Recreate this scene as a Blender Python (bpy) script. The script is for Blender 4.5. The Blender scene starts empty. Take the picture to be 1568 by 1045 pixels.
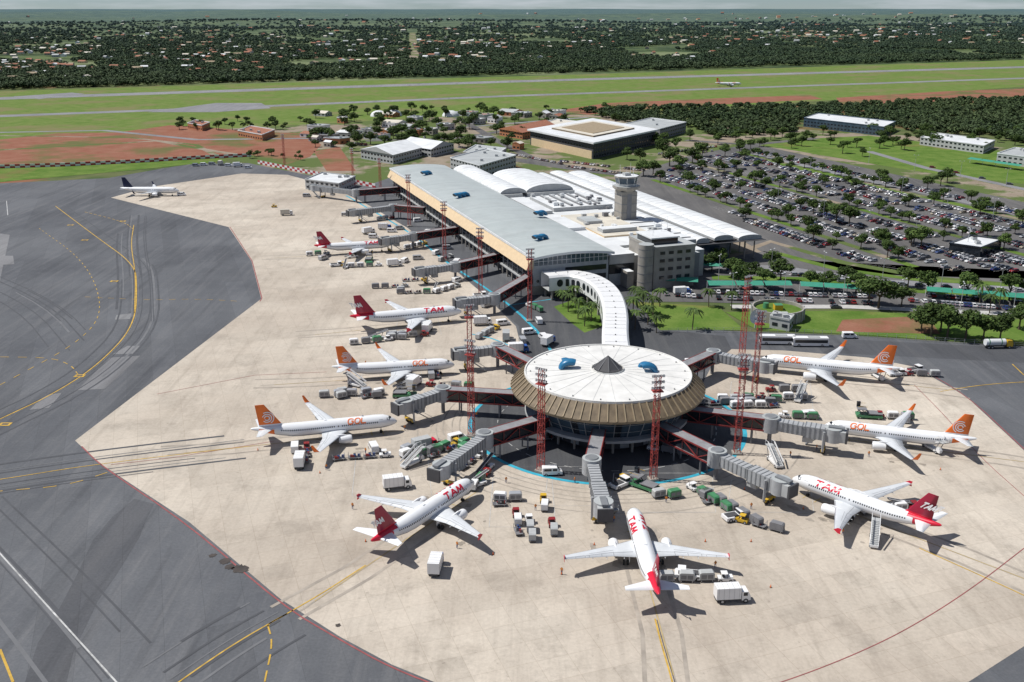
import bpy, math, random
from mathutils import Vector, Matrix, geometry
random.seed(7)
R=random.random
def U(a,b): return a+(b-a)*random.random()
# ---------------------------------------------------------------- layout: image pixels cast from the camera view onto the ground, in metres
H=109.0; F=1524.0; P=math.radians(18.5); CP,SP=math.cos(P),math.sin(P)
def S(u,v,z=0.0):
    xc=(u-784)/F; yc=(522.5-v)/F
    dz=-SP+yc*CP
    t=(H-z)/(-dz)
    return Vector((xc*t,(CP+yc*SP)*t,z))
sc=bpy.context.scene
root=sc.collection
# ---------------------------------------------------------------- materials
def newmat(name):
    m=bpy.data.materials.new(name); m.use_nodes=True
    nt=m.node_tree; b=nt.nodes['Principled BSDF']
    return m,nt,b
def N(nt,t,**k):
    n=nt.nodes.new(t)
    for a,v in k.items(): setattr(n,a,v)
    return n
def mixc(nt,fac,a,b,mode='MIX'):
    n=N(nt,'ShaderNodeMix',data_type='RGBA',blend_type=mode)
    for sock,val in ((n.inputs[0],fac),(n.inputs[6],a),(n.inputs[7],b)):
        if isinstance(val,bpy.types.NodeSocket): nt.links.new(val,sock)
        elif isinstance(val,(int,float)): sock.default_value=val
        else: sock.default_value=(*val,1)
    return n.outputs[2]
def noise(nt,vec,scale,detail=4,rough=.55):
    n=N(nt,'ShaderNodeTexNoise'); n.inputs['Scale'].default_value=scale
    n.inputs['Detail'].default_value=detail; n.inputs['Roughness'].default_value=rough
    nt.links.new(vec,n.inputs['Vector']); return n.outputs['Fac']
def mr(nt,val,a,b,c=0,d=1):
    n=N(nt,'ShaderNodeMapRange'); nt.links.new(val,n.inputs[0])
    for i,x in enumerate((a,b,c,d)): n.inputs[i+1].default_value=x
    return n.outputs[0]
def mapping(nt,vec,rotz=0,scale=(1,1,1)):
    n=N(nt,'ShaderNodeMapping'); n.inputs['Rotation'].default_value=(0,0,rotz); n.inputs['Scale'].default_value=scale
    nt.links.new(vec,n.inputs['Vector']); return n.outputs[0]
def mat(name,col,rough=.6,metal=0.,var=.12,scale=.6):
    m,nt,b=newmat(name)
    b.inputs['Roughness'].default_value=rough; b.inputs['Metallic'].default_value=metal
    g=N(nt,'ShaderNodeNewGeometry')
    f=noise(nt,g.outputs['Position'],scale,5,.6)
    f=mr(nt,f,.3,.7)
    lo=tuple(c*(1-var) for c in col); hi=tuple(min(1,c*(1+var)) for c in col)
    nt.links.new(mixc(nt,f,lo,hi),b.inputs['Base Color'])
    return m
ROT=math.radians(19.7)
M={}
def dm(k,*a,**kw): M[k]=mat(k,*a,**kw)
dm('white_paint',(.76,.76,.76),.35,var=.04)
dm('airliner_white',(.79,.80,.81),.28,var=.03,scale=.3)
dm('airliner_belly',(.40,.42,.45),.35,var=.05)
dm('wing_grey',(.60,.62,.64),.35,var=.08,scale=.4)
dm('wing_line',(.28,.29,.31),.5)
dm('engine_metal',(.55,.56,.58),.3,.6)
dm('livery_red',(.60,.012,.04),.35,var=.05)
dm('livery_darkred',(.33,.010,.04),.35,var=.05)
dm('livery_orange',(.82,.17,.02),.35,var=.05)
dm('livery_navy',(.015,.02,.06),.35)
dm('rubber',(.02,.02,.02),.8)
dm('glass_dark',(.018,.023,.03),.12,var=.3,scale=.3)
dm('glass_blue',(.05,.08,.11),.12,var=.3,scale=.2)
dm('roof_white',(.68,.695,.70),.5,var=.13,scale=.12)
dm('satellite_roof',(.70,.69,.66),.5,var=.12,scale=.25)
dm('roof_cream',(.58,.54,.46),.7,var=.14,scale=.15)
dm('roof_grey',(.38,.40,.40),.6,var=.14,scale=.1)
dm('fascia_beige',(.64,.49,.31),.6,var=.08)
dm('concrete_wall',(.30,.28,.25),.8,var=.22,scale=.25)
dm('panel_grey',(.40,.41,.41),.6,var=.10)
dm('dark_grey',(.06,.06,.065),.7)
dm('mid_grey',(.19,.19,.20),.7)
dm('skirt_brown',(.16,.12,.075),.7,var=.3,scale=.5)
dm('skirt_rib',(.30,.235,.15),.7,var=.15)
dm('bridge_grey',(.36,.37,.38),.5,var=.12)
dm('bridge_rib',(.20,.21,.22),.5)
dm('bridge_roof',(.24,.24,.25),.6,var=.2)
dm('truss_red',(.22,.030,.028),.6,var=.2)
dm('mast_red',(.38,.06,.05),.6,var=.25)
dm('barrier_red',(.40,.04,.05),.6,var=.2)
dm('vent_blue',(.02,.15,.30),.35)
dm('line_yellow',(.50,.31,.04),.7,var=.35,scale=.5)
dm('line_red',(.27,.07,.07),.7,var=.3,scale=.5)
dm('line_dashwhite',(.44,.44,.43),.7,var=.35,scale=.5)
dm('line_cyan',(.03,.33,.45),.7,var=.25,scale=.5)
dm('brick_orange',(.42,.17,.08),.8,var=.2)
dm('roof_tile',(.30,.12,.07),.8,var=.25)
dm('green_shelter',(.04,.25,.17),.6)
dm('bark',(.12,.09,.06),.9,var=.3,scale=3)
dm('hivis',(.65,.22,.03),.7)
dm('skin_tone',(.25,.14,.09),.6)
dm('blue_paint',(.03,.10,.35),.4)
dm('yellow_paint',(.6,.38,.03),.45)
dm('green_paint',(.06,.22,.10),.45)
dm('stone_kerb',(.45,.44,.42),.8)
dm('sooty',(.06,.05,.045),.9,var=.3)
dm('tyre_mark',(.33,.29,.245),.9,var=.25,scale=.25)
dm('grease_stain',(.27,.235,.195),.8,var=.3,scale=.5)
dm('rubber_streak',(.066,.069,.077),.85,var=.15,scale=.2)
dm('worn_streak',(.135,.138,.146),.85,var=.15,scale=.2)
dm('lead_in_line',(.40,.30,.13),.9,var=.3,scale=.3)
for k,c in dict(white=(.75,.75,.75),silver=(.40,.41,.43),black=(.015,.015,.017),grey=(.12,.12,.13),red=(.25,.02,.02),blue=(.03,.06,.18),beige=(.36,.31,.23)).items():
    dm('car_'+k,c,.25,.2 if k in('silver','grey') else 0.,var=.02)

def foliage(name,dark,light,haze_tint=False):
    m,nt,b=newmat(name); b.inputs['Roughness'].default_value=.75
    b.inputs['Specular IOR Level'].default_value=.2
    g=N(nt,'ShaderNodeNewGeometry'); oi=N(nt,'ShaderNodeObjectInfo')
    c=mixc(nt,g.outputs['Random Per Island'],dark,light)
    f=mr(nt,oi.outputs['Random'],0,1,0,.7)
    c=mixc(nt,f,c,tuple((x*.6 if i!=0 else x*.75) for i,x in enumerate(dark)))
    if haze_tint:
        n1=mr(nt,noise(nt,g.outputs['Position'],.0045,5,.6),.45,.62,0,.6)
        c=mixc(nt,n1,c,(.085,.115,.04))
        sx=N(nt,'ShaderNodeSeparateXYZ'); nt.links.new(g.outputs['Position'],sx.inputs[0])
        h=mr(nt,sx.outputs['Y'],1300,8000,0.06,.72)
        c=mixc(nt,h,c,(.060,.105,.125))  # aerial haze painted into the leaf colour, stronger with distance along Y
    nt.links.new(c,b.inputs['Base Color'])
    M[name]=m
foliage('foliage',(.026,.058,.013),(.115,.175,.040))
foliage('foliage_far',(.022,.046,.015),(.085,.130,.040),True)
foliage('palm_leaf',(.035,.07,.018),(.12,.18,.045))

def ground_mat():
    m,nt,b=newmat('ground_earth'); b.inputs['Roughness'].default_value=.95; b.inputs['Specular IOR Level'].default_value=.1
    g=N(nt,'ShaderNodeNewGeometry'); p=g.outputs['Position']
    n2=mr(nt,noise(nt,p,.05,5,.6),.35,.65)
    near=mixc(nt,n2,(.06,.095,.025),(.13,.14,.055))
    near=mixc(nt,mr(nt,noise(nt,p,.013,5,.6),.55,.68),near,(.24,.11,.06))
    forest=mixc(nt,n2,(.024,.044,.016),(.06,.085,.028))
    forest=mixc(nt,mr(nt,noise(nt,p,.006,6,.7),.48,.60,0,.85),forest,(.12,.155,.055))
    pa=mapping(nt,p,0.12,(.00045,.0016,1))
    fields=mr(nt,noise(nt,pa,1.6,8,.7),.50,.58)
    forest=mixc(nt,mr(nt,fields,0,1,0,.8),forest,(.20,.23,.115))
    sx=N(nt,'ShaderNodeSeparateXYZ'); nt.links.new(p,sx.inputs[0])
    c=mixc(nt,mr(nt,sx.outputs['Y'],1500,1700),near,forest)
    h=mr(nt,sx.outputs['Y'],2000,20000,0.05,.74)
    c=mixc(nt,h,c,(.070,.125,.155))  # far haze is a blue-green shift in ground colour, no atmosphere modelled
    nt.links.new(c,b.inputs['Base Color']); return m
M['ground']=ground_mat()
def grass_mat(name,a,bc,soil,amt=.6,w=.12):
    m,nt,b=newmat(name); b.inputs['Roughness'].default_value=.95; b.inputs['Specular IOR Level'].default_value=.1
    g=N(nt,'ShaderNodeNewGeometry'); p=g.outputs['Position']
    c=mixc(nt,mr(nt,noise(nt,p,.08,6,.65),.35,.65),a,bc)
    c=mixc(nt,mr(nt,noise(nt,p,.015,7,.65),amt,amt+w),c,soil)
    c=mixc(nt,mr(nt,noise(nt,p,1.2,3,.6),.3,.7,0,.35),c,tuple(x*.55 for x in a))
    nt.links.new(c,b.inputs['Base Color']); return m
M['grass']=grass_mat('grass_lawn',(.080,.155,.024),(.16,.225,.052),(.22,.15,.07),.58)
M['airgrass']=grass_mat('airfield_grass',(.105,.175,.032),(.175,.225,.065),(.20,.185,.085),.50)
M['redsoil']=grass_mat('red_soil',(.25,.10,.065),(.30,.15,.10),(.12,.14,.05),.50)
M['dirt']=grass_mat('dry_dirt',(.25,.20,.15),(.33,.28,.22),(.09,.14,.035),.46,.05)

def concrete_mat():
    m,nt,b=newmat('apron_concrete'); b.inputs['Roughness'].default_value=.85; b.inputs['Specular IOR Level'].default_value=.25
    g=N(nt,'ShaderNodeNewGeometry'); p=g.outputs['Position']
    r=mapping(nt,p,-ROT)
    br=N(nt,'ShaderNodeTexBrick'); br.offset=0; br.squash=1
    nt.links.new(r,br.inputs['Vector'])
    for k,v in {'Scale':1,'Mortar Size':.05,'Mortar Smooth':.3,'Brick Width':6,'Row Height':6,'Bias':0}.items(): br.inputs[k].default_value=v
    br.inputs['Color1'].default_value=(.965,.965,.965,1); br.inputs['Color2'].default_value=(1.035,1.03,1.025,1); br.inputs['Mortar'].default_value=(.80,.775,.75,1)
    b2=N(nt,'ShaderNodeTexBrick'); b2.offset=.37
    nt.links.new(r,b2.inputs['Vector'])
    for k,v in {'Scale':1,'Mortar Size':.0,'Brick Width':42,'Row Height':12}.items(): b2.inputs[k].default_value=v
    b2.inputs['Color1'].default_value=(.90,.89,.88,1); b2.inputs['Color2'].default_value=(1.06,1.055,1.05,1)
    base=mixc(nt,mr(nt,noise(nt,p,.012,6,.6),.36,.64),(.42,.365,.305),(.56,.505,.43))
    c=mixc(nt,1.0,base,br.outputs['Color'],'MULTIPLY'); c=mixc(nt,.85,c,b2.outputs['Color'],'MULTIPLY')
    st=mr(nt,noise(nt,mapping(nt,p,-ROT,(.22,.02,1)),1,6,.65),.5,.78,0,.45)
    c=mixc(nt,st,c,(.26,.22,.175))
    s3=mr(nt,noise(nt,mapping(nt,p,-ROT+1.45,(.30,.022,1)),1,6,.7),.53,.78,0,.5); c=mixc(nt,s3,c,(.27,.23,.19))
    bl=mr(nt,noise(nt,p,.09,8,.78),.50,.76,0,.68); c=mixc(nt,bl,c,(.23,.20,.165))
    lg=mr(nt,noise(nt,mapping(nt,p,.4,(1,1,1)),.03,6,.65),.52,.70,0,.30); c=mixc(nt,lg,c,(.30,.25,.20))
    sp=mr(nt,noise(nt,p,.55,6,.7),.62,.72,0,.5); c=mixc(nt,sp,c,(.16,.135,.11))
    f=mr(nt,noise(nt,p,1.3,4,.7),.3,.7,.91,1.08)
    cc=N(nt,'ShaderNodeVectorMath',operation='SCALE'); nt.links.new(c,cc.inputs[0]); nt.links.new(f,cc.inputs['Scale'])
    nt.links.new(cc.outputs[0],b.inputs['Base Color']); return m
M['concrete']=concrete_mat()
def asphalt_mat(name,lo,hi,streak=(.16,.16,.165),joints=True):
    m,nt,b=newmat(name); b.inputs['Roughness'].default_value=.85; b.inputs['Specular IOR Level'].default_value=.3
    g=N(nt,'ShaderNodeNewGeometry'); p=g.outputs['Position']
    c=mixc(nt,mr(nt,noise(nt,p,.018,6,.6),.36,.64),lo,hi)
    st=mr(nt,noise(nt,mapping(nt,p,-ROT,(.25,.012,1)),1,5,.65),.5,.75,0,.6); c=mixc(nt,st,c,streak)
    s2=mr(nt,noise(nt,mapping(nt,p,.75,(.18,.012,1)),1,5,.6),.54,.72,0,.55); c=mixc(nt,s2,c,tuple(x*.6 for x in lo))
    s5=mr(nt,noise(nt,mapping(nt,p,-.9,(.35,.014,1)),1,5,.65),.54,.74,0,.5); c=mixc(nt,s5,c,streak)
    s4=mr(nt,noise(nt,p,.25,7,.75),.52,.75,0,.4); c=mixc(nt,s4,c,streak)
    if joints:
        b2=N(nt,'ShaderNodeTexBrick'); b2.offset=.4
        nt.links.new(mapping(nt,p,-ROT+math.pi/2),b2.inputs['Vector'])
        for k,v in {'Scale':1,'Mortar Size':.05,'Brick Width':70,'Row Height':7.5,'Mortar Smooth':.2}.items(): b2.inputs[k].default_value=v
        b2.inputs['Color1'].default_value=(.93,.93,.93,1); b2.inputs['Color2'].default_value=(1.06,1.06,1.06,1); b2.inputs['Mortar'].default_value=(.80,.80,.80,1)
        c=mixc(nt,1.0,c,b2.outputs['Color'],'MULTIPLY')
    f=mr(nt,noise(nt,p,1.7,4,.7),.3,.7,.86,1.12)
    cc=N(nt,'ShaderNodeVectorMath',operation='SCALE'); nt.links.new(c,cc.inputs[0]); nt.links.new(f,cc.inputs['Scale'])
    nt.links.new(cc.outputs[0],b.inputs['Base Color']); return m
M['asphalt']=asphalt_mat('apron_asphalt',(.078,.082,.092),(.120,.125,.135))
M['asphalt_land']=asphalt_mat('road_asphalt',(.085,.083,.085),(.14,.135,.13),(.17,.16,.15),False)
M['asphalt_ring']=asphalt_mat('ring_asphalt',(.055,.057,.063),(.080,.083,.09),(.12,.12,.12),False)
M['asphalt_old']=asphalt_mat('runway_asphalt',(.19,.19,.20),(.25,.25,.26),(.15,.15,.16),False)
M['asphalt_patch']=asphalt_mat('asphalt_patch',(.17,.17,.178),(.22,.22,.225),(.12,.12,.125),False)
M['asphalt_dark']=asphalt_mat('asphalt_dark',(.064,.067,.075),(.092,.095,.104),(.11,.11,.115),True)
def roof_main():
    m,nt,b=newmat('metal_roof'); b.inputs['Roughness'].default_value=.45
    tc=N(nt,'ShaderNodeTexCoord'); p=tc.outputs['Object']
    w=N(nt,'ShaderNodeTexBrick'); w.offset=0
    nt.links.new(p,w.inputs['Vector'])
    for k,v in {'Scale':1,'Mortar Size':.08,'Brick Width':40,'Row Height':3.0,'Mortar Smooth':.2}.items(): w.inputs[k].default_value=v
    w.inputs['Color1'].default_value=(.40,.44,.43,1); w.inputs['Color2'].default_value=(.45,.485,.475,1); w.inputs['Mortar'].default_value=(.34,.36,.36,1)
    c=mixc(nt,mr(nt,noise(nt,p,.12,6,.7),.45,.75,0,.6),w.outputs['Color'],(.31,.33,.32))
    nt.links.new(c,b.inputs['Base Color']); return m
M['roof_main']=roof_main()

# ---------------------------------------------------------------- mesh builder
class MB:
    def __init__(s): s.v=[];s.f=[];s.m=[];s.sm=[];s.mats=[]
    def mi(s,k):
        if k not in s.mats: s.mats.append(k)
        return s.mats.index(k)
    def add(s,vs,fs,k,smooth=False):
        o=len(s.v); s.v+= [tuple(x) for x in vs]; i=s.mi(k)
        for f in fs: s.f.append(tuple(o+j for j in f)); s.m.append(i); s.sm.append(smooth)
    def box(s,x0,x1,y0,y1,z0,z1,k,top=None):
        v=[(x0,y0,z0),(x1,y0,z0),(x1,y1,z0),(x0,y1,z0),(x0,y0,z1),(x1,y0,z1),(x1,y1,z1),(x0,y1,z1)]
        s.add(v,[(3,2,1,0),(0,1,5,4),(1,2,6,5),(2,3,7,6),(3,0,4,7)],k)
        s.add([v[i] for i in(4,5,6,7)],[(0,1,2,3)],top or k)
    def beam(s,p,q,w,h,k,up=(0,0,1)):
        p=Vector(p);q=Vector(q);d=(q-p).normalized(); u=Vector(up)
        if abs(d.dot(u))>.98: u=Vector((1,0,0))
        r=d.cross(u).normalized(); u=r.cross(d)
        vs=[]
        for c in(p,q):
            for a,b in((-1,-1),(1,-1),(1,1),(-1,1)): vs.append(c+r*a*w/2+u*b*h/2)
        s.add(vs,[(0,1,2,3),(7,6,5,4),(0,4,5,1),(1,5,6,2),(2,6,7,3),(3,7,4,0)],k)
    def cyl(s,p,q,r0,r1,k,n=10,cap=True,topk=None):
        p=Vector(p);q=Vector(q);d=(q-p).normalized();u=Vector((0,0,1))
        if abs(d.dot(u))>.98:u=Vector((1,0,0))
        a=d.cross(u).normalized();b=a.cross(d)
        A=[p+(a*math.cos(t)+b*math.sin(t))*r0 for t in [2*math.pi*i/n for i in range(n)]]
        B=[q+(a*math.cos(t)+b*math.sin(t))*r1 for t in [2*math.pi*i/n for i in range(n)]]
        s.add(A+B,[(i,(i+1)%n,n+(i+1)%n,n+i) for i in range(n)],k,True)
        if cap:
            s.add(A,[tuple(range(n))],k); s.add(B,[tuple(range(n))],topk or k)
    def prism_y(s,poly,y0,y1,k,capk=None):
        n=len(poly); vs=[(x,y0,z) for x,z in poly]+[(x,y1,z) for x,z in poly]
        s.add(vs,[(i,(i+1)%n,n+(i+1)%n,n+i) for i in range(n)],k)
        s.add(vs,[tuple(range(n)),tuple(range(n,2*n))],capk or k)
    def prism_z(s,poly,z0,z1,k,top=None):
        n=len(poly); vs=[(x,y,z0) for x,y in poly]+[(x,y,z1) for x,y in poly]
        s.add(vs,[(i,(i+1)%n,n+(i+1)%n,n+i) for i in range(n)],k)
        s.add(vs[n:],[tuple(range(n))],top or k)
    def loft(s,rings,kf,smooth=True,closed=True):
        n=len(rings[0]); o=len(s.v)
        for r in rings: s.v+=[tuple(x) for x in r]
        for i in range(len(rings)-1):
            for j in range(n if closed else n-1):
                a=o+i*n+j; b=o+i*n+(j+1)%n
                s.f.append((a,b,b+n,a+n)); k=kf(i,j) if callable(kf) else kf
                s.m.append(s.mi(k)); s.sm.append(smooth)
    def mesh(s,name):
        me=bpy.data.meshes.new(name); me.from_pydata(s.v,[],s.f)
        for k in s.mats: me.materials.append(M[k])
        me.polygons.foreach_set('material_index',s.m); me.polygons.foreach_set('use_smooth',s.sm)
        me.update(); return me
    def obj(s,name,loc=(0,0,0),rz=0,coll=None):
        return put(s.mesh(name),name,loc,rz,coll=coll)
def put(me,name,loc,rz=0,scl=1,coll=None):
    o=bpy.data.objects.new(name,me); o.location=loc; o.rotation_euler=(0,0,rz); o.scale=(scl,)*3 if isinstance(scl,(int,float)) else scl
    (coll or root).objects.link(o); return o

# ---------------------------------------------------------------- sheets and strips
def sheet(name,px,z,k,world=False):
    pts=[Vector(q) if world else S(*q) for q in px]
    tri=geometry.tessellate_polygon([[Vector((q.x,q.y,0)) for q in pts]])
    mb=MB(); mb.add([(q.x,q.y,z) for q in pts],tri,k); return mb.obj(name)
def smoothpath(pts,it=3):
    for _ in range(it):
        o=[pts[0]]
        for a,b in zip(pts,pts[1:]): o+= [a*.75+b*.25,a*.25+b*.75]
        o.append(pts[-1]); pts=o
    return pts
def strip_mb(mb,px,w,z,k,sm=0,dash=None,world=False):
    pts=[Vector((*q[:2],0)) if world else S(*q) for q in px]
    if sm: pts=smoothpath(pts,sm)
    if dash:
        on,off=dash; out=[]; d=0
        for a,b in zip(pts,pts[1:]):
            L=(b-a).length; t=0
            while t<L:
                ph=d%(on+off)
                if ph<on: e=min(L,t+on-ph); out.append((a.lerp(b,t/L),a.lerp(b,e/L)))
                else: e=min(L,t+on+off-ph)
                d+=e-t+1e-6; t=e+1e-6
        for a,b in out:
            if (b-a).length<.02: continue
            n=(b-a).normalized(); n=Vector((-n.y,n.x,0))*w/2
            mb.add([(*(a-n)[:2],z),(*(a+n)[:2],z),(*(b+n)[:2],z),(*(b-n)[:2],z)],[(0,1,2,3)],k)
        return
    L=[];Rr=[]
    for i,p in enumerate(pts):
        a=pts[max(0,i-1)];b=pts[min(len(pts)-1,i+1)]
        n=(b-a).normalized(); n=Vector((-n.y,n.x,0))*w/2
        L.append((p.x+n.x,p.y+n.y,z)); Rr.append((p.x-n.x,p.y-n.y,z))
    n=len(pts); mb.add(L+Rr,[(i,i+1,n+i+1,n+i) for i in range(n-1)],k)
def strip(name,*a,**k):
    mb=MB(); strip_mb(mb,*a,**k); return mb.obj(name)

# ground: one sheet to the horizon with far rolling hills
from mathutils import noise as mn
def hgt(x,y):
    if y<2600: return -.12
    f=min(1,(y-2600)/6000)
    n=mn.noise(Vector((x/3300,y/2000,1.3)))*52+mn.noise(Vector((x/1100,y/800,4.3)))*16
    far=max(0,min(1,(y-7000)/6000))
    n+=far*(abs(mn.noise(Vector((x/2600,y/1500,9.1))))*70-22)
    rise=70*max(0,min(1,(y-9000)/13000))
    k=1 if y<14000 else max(.35,1-(y-14000)/9000)
    return -.12+f*n*k+rise*f
ys=[-400,0,200,400,700,1000,1500,2000,2600]
y=2600
while y<34000: y*=1.019; ys.append(y)
nx=190; mb=MB(); vs=[]
for y in ys:
    for i in range(nx+1):
        x=-20000+40000*i/nx; vs.append((x,y,hgt(x,y)))
fs=[(r*(nx+1)+i,r*(nx+1)+i+1,(r+1)*(nx+1)+i+1,(r+1)*(nx+1)+i) for r in range(len(ys)-1) for i in range(nx)]
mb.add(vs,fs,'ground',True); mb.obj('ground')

sheet('airfield_grass',[(-500,152),(0,140),(400,128),(900,114),(1568,92),(2200,72),(2200,108),(1568,133),(1300,152),(1050,168),(900,172),(480,196),(300,205),(0,218),(-500,240)],-.06,'airgrass')
sheet('dry_ground',[(-500,236),(0,214),(300,200),(480,190),(700,178),(900,176),(1100,190),(1330,205),(1568,215),(2100,240),(2100,320),(1568,290),(1568,440),(1000,420),(900,300),(760,240),(560,290),(440,262),(330,240),(-500,275)],-.05,'dirt')
sheet('red_soil',[(-500,235),(0,214),(90,204),(180,203),(260,192),(330,196),(400,203),(470,204),(492,222),(475,240),(440,252),(380,236),(300,243),(200,247),(100,248),(0,254),(-500,266)],-.03,'redsoil')
sheet('red_soil',[(1280,150),(1450,140),(1568,136),(1800,132),(1800,146),(1568,150),(1400,157),(1290,162)],-.03,'redsoil')
sheet('red_soil',[(850,170),(930,158),(1120,150),(1240,146),(1260,152),(1000,166),(900,176)],-.03,'redsoil')
sheet('red_soil',[(480,232),(520,225),(545,262),(500,262)],-.03,'redsoil')
sheet('lawn',[(-400,262),(0,258),(200,250),(330,242),(350,246),(190,262),(0,279),(-400,296)],-.02,'grass')
sheet('lawn',[(-300,200),(0,190),(60,186),(150,187),(60,196),(0,204),(-300,218)],-.025,'airgrass')
strip('runway',[(-900,172),(0,151),(784,125),(1568,103),(2300,78)],44,-.02,'asphalt_old')
strip('taxiway',[(-900,208),(0,178),(400,163),(784,147),(1568,120),(2300,98)],24,-.02,'asphalt_old')
sheet('taxiway_link',[(225,172),(330,158),(400,158),(415,166),(330,172)],-.01,'asphalt_old')
sheet('taxiway_link',[(20,148),(110,142),(130,144),(60,152)],-.01,'asphalt_old')
strip('service_road',[(-400,222),(0,203),(160,200),(300,214),(480,212)],8,-.01,'asphalt_old')
strip('service_road',[(480,212),(560,200),(700,196),(820,186),(900,180)],7,-.01,'asphalt_old')
strip('service_road',[(560,216),(700,212),(800,196)],9,-.012,'asphalt_land')
strip('service_road',[(690,235),(800,246),(880,258),(960,268)],16,-.012,'asphalt_land')
strip('service_road',[(700,180),(760,215),(830,250)],8,-.008,'asphalt_land')
strip('service_road',[(1050,215),(1150,222),(1250,212)],10,-.011,'asphalt_land')
strip('dirt_road',[(-400,247),(0,230),(240,216),(330,232),(420,245)],7,-.01,'dirt')
strip('dirt_road',[(-300,214),(0,208),(200,211),(300,222),(330,238)],5,-.009,'dirt')
mb=MB()
for a in ([(-900,172),(0,151),(784,125),(1568,103),(2300,78)],): strip_mb(mb,a,1.5,.02,'line_dashwhite',dash=(40,30))
mb.obj('runway_markings')
strip('avenue',[(636,92),(634,76),(632,58),(631,46)],26,.6,'dirt')

# airside asphalt
sheet('apron_asphalt',[(-900,330),(0,281),(165,273),(250,258),(290,252),(380,250),(470,268),(560,285),(640,258),(860,330),(1000,430),(995,500),(1120,507),(1300,514),(1568,531),(2100,570),(2600,1500),(-1400,1500)],0,'asphalt')
CONC=[(170,303),(228,287),(370,266),(440,268),(505,285),(560,312),(625,350),(690,408),(745,455),(790,500),(800,540),(800,620),(930,650),(1060,620),(1090,560),(1120,535),(1200,537),(1330,548),(1400,562),(1480,608),(1568,690),(1660,790),(1680,870),(1568,990),(1420,1085),(1200,1140),(900,1120),(690,1055),(600,1018),(520,975),(430,918),(290,800),(150,708),(115,675),(400,458),(385,400),(350,348)]
sheet('apron_concrete',CONC,.02,'concrete')
SX,SY=26.0,254.0
def ringpoly(r,n=72): return [(SX+r*math.cos(2*math.pi*i/n),SY+r*math.sin(2*math.pi*i/n),0) for i in range(n)]
sheet('satellite_ring_road',ringpoly(38),.035,'asphalt_ring',world=True)
sheet('link_road',[(745,455),(800,440),(990,440),(1010,505),(1110,515),(1120,535),(1075,570),(800,575),(795,500)],.03,'asphalt_ring')
# landside
sheet('landside_road',[(1000,430),(995,415),(1080,400),(1170,385),(1250,400),(1568,415),(2100,440),(2100,520),(1568,480),(1300,470),(1080,463),(1000,462)],-.02,'asphalt_land')
LOT=[(985,275),(1050,248),(1150,228),(1300,262),(1568,322),(1900,400),(1900,430),(1568,418),(1330,412),(1180,362),(1080,310)]
sheet('parking_lot',[(960,285),(985,262),(1050,240),(1150,220),(1300,252),(1568,310),(2000,420),(2000,450),(1568,428),(1330,420),(1165,385),(1070,330)],-.02,'asphalt_land')
sheet('lawn',[(1165,222),(1250,212),(1330,208),(1568,236),(1900,265),(1900,330),(1568,282),(1400,262)],-.03,'grass')
sheet('lawn',[(965,462),(1100,470),(1140,506),(1010,506),(990,480)],.04,'grass')
sheet('lawn',[(1110,478),(1300,476),(1568,490),(2000,520),(2000,560),(1568,530),(1300,512),(1160,506)],.03,'grass')
sheet('planting_bed',[(848,470),(890,455),(915,470),(922,500),(895,510),(875,495)],.05,'grass')
sheet('red_soil',[(1290,490),(1420,484),(1440,512),(1280,508)],.05,'redsoil')
strip('access_road',[(1150,236),(1300,270),(1440,300),(1700,360)],9,.0,'asphalt_old')
strip('access_road',[(1330,232),(1420,258),(1568,290),(1700,315)],7,.0,'asphalt_old')
strip('access_road',[(1060,405),(1200,412),(1340,432),(1700,452)],10,.0,'asphalt_old')
strip('access_road',[(1110,395),(1180,370),(1290,402),(1420,425),(1568,438)],6,.01,'dirt')
strip('grass_median',[(1090,425),(1230,428),(1400,445),(1700,470)],7,.02,'grass')
strip('grass_median',[(1190,388),(1280,412),(1400,428),(1600,440)],5,.02,'grass')
strip('grass_median',[(1170,245),(1300,277),(1440,307),(1700,368)],7,.02,'grass')
mb=MB()
for a in ([(1120,470),(1300,470),(1568,482),(1900,500)],): strip_mb(mb,a,5,.06,'stone_kerb')
mb.obj('pavement')

# painted markings
mb=MB(); Y=.06
def yl(px,w=.35,sm=3,dash=None,k='line_yellow',z=None): strip_mb(mb,px,w,z or Y,k,sm,dash)
yl([(85,316),(150,365),(206,405),(210,440),(206,500),(150,560),(80,605),(0,642),(-100,690)],.42)
yl([(205,345),(200,375),(208,420),(206,480)],.35)
yl([(130,325),(190,340),(205,352)],.35,dash=(3,2))
yl([(-100,748),(0,735),(140,712),(390,683)],.28); yl([(-60,760),(0,752),(100,745),(170,722)],.28,dash=(3,3))
yl([(560,866),(500,905),(440,940),(360,985),(270,1047),(200,1100)],.3)
yl([(410,958),(418,985),(405,1045),(395,1100)],.3,dash=(3,1.6)); yl([(440,940),(412,955),(410,960)],.3)
yl([(1003,948),(1012,985),(1030,1045),(1045,1110)],.3); yl([(1006,950),(1015,985),(1034,1047)],.15,k='sooty',z=.055)
yl([(1408,840),(1480,872),(1568,912),(1700,975)],.3)
yl([(0,547),(80,548),(110,560),(120,575)],.28,dash=(3,3))
yl([(130,455),(230,460),(300,458),(370,462)],.25,dash=(2.5,2.5))
yl([(1440,600),(1500,590),(1568,585),(1700,580)],.3); yl([(1550,558),(1568,575)],.35)
yl([(60,350),(130,400),(160,470),(130,520),(0,590)],.26,dash=(3,4))
yl([(0,995),(20,1045)],.45)
for (u,v) in((175,431),(122,576),(188,339),(108,345),(130,368),(8,650)):
    p=S(u,v); strip_mb(mb,[(p.x-1.6,p.y,0),(p.x+1.6,p.y,0)],2.2,.063,'line_yellow',world=True); strip_mb(mb,[(p.x-.9,p.y,0),(p.x+.9,p.y,0)],1.1,.068,'dark_grey',world=True)
mb.obj('taxi_centreline_markings')
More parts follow.
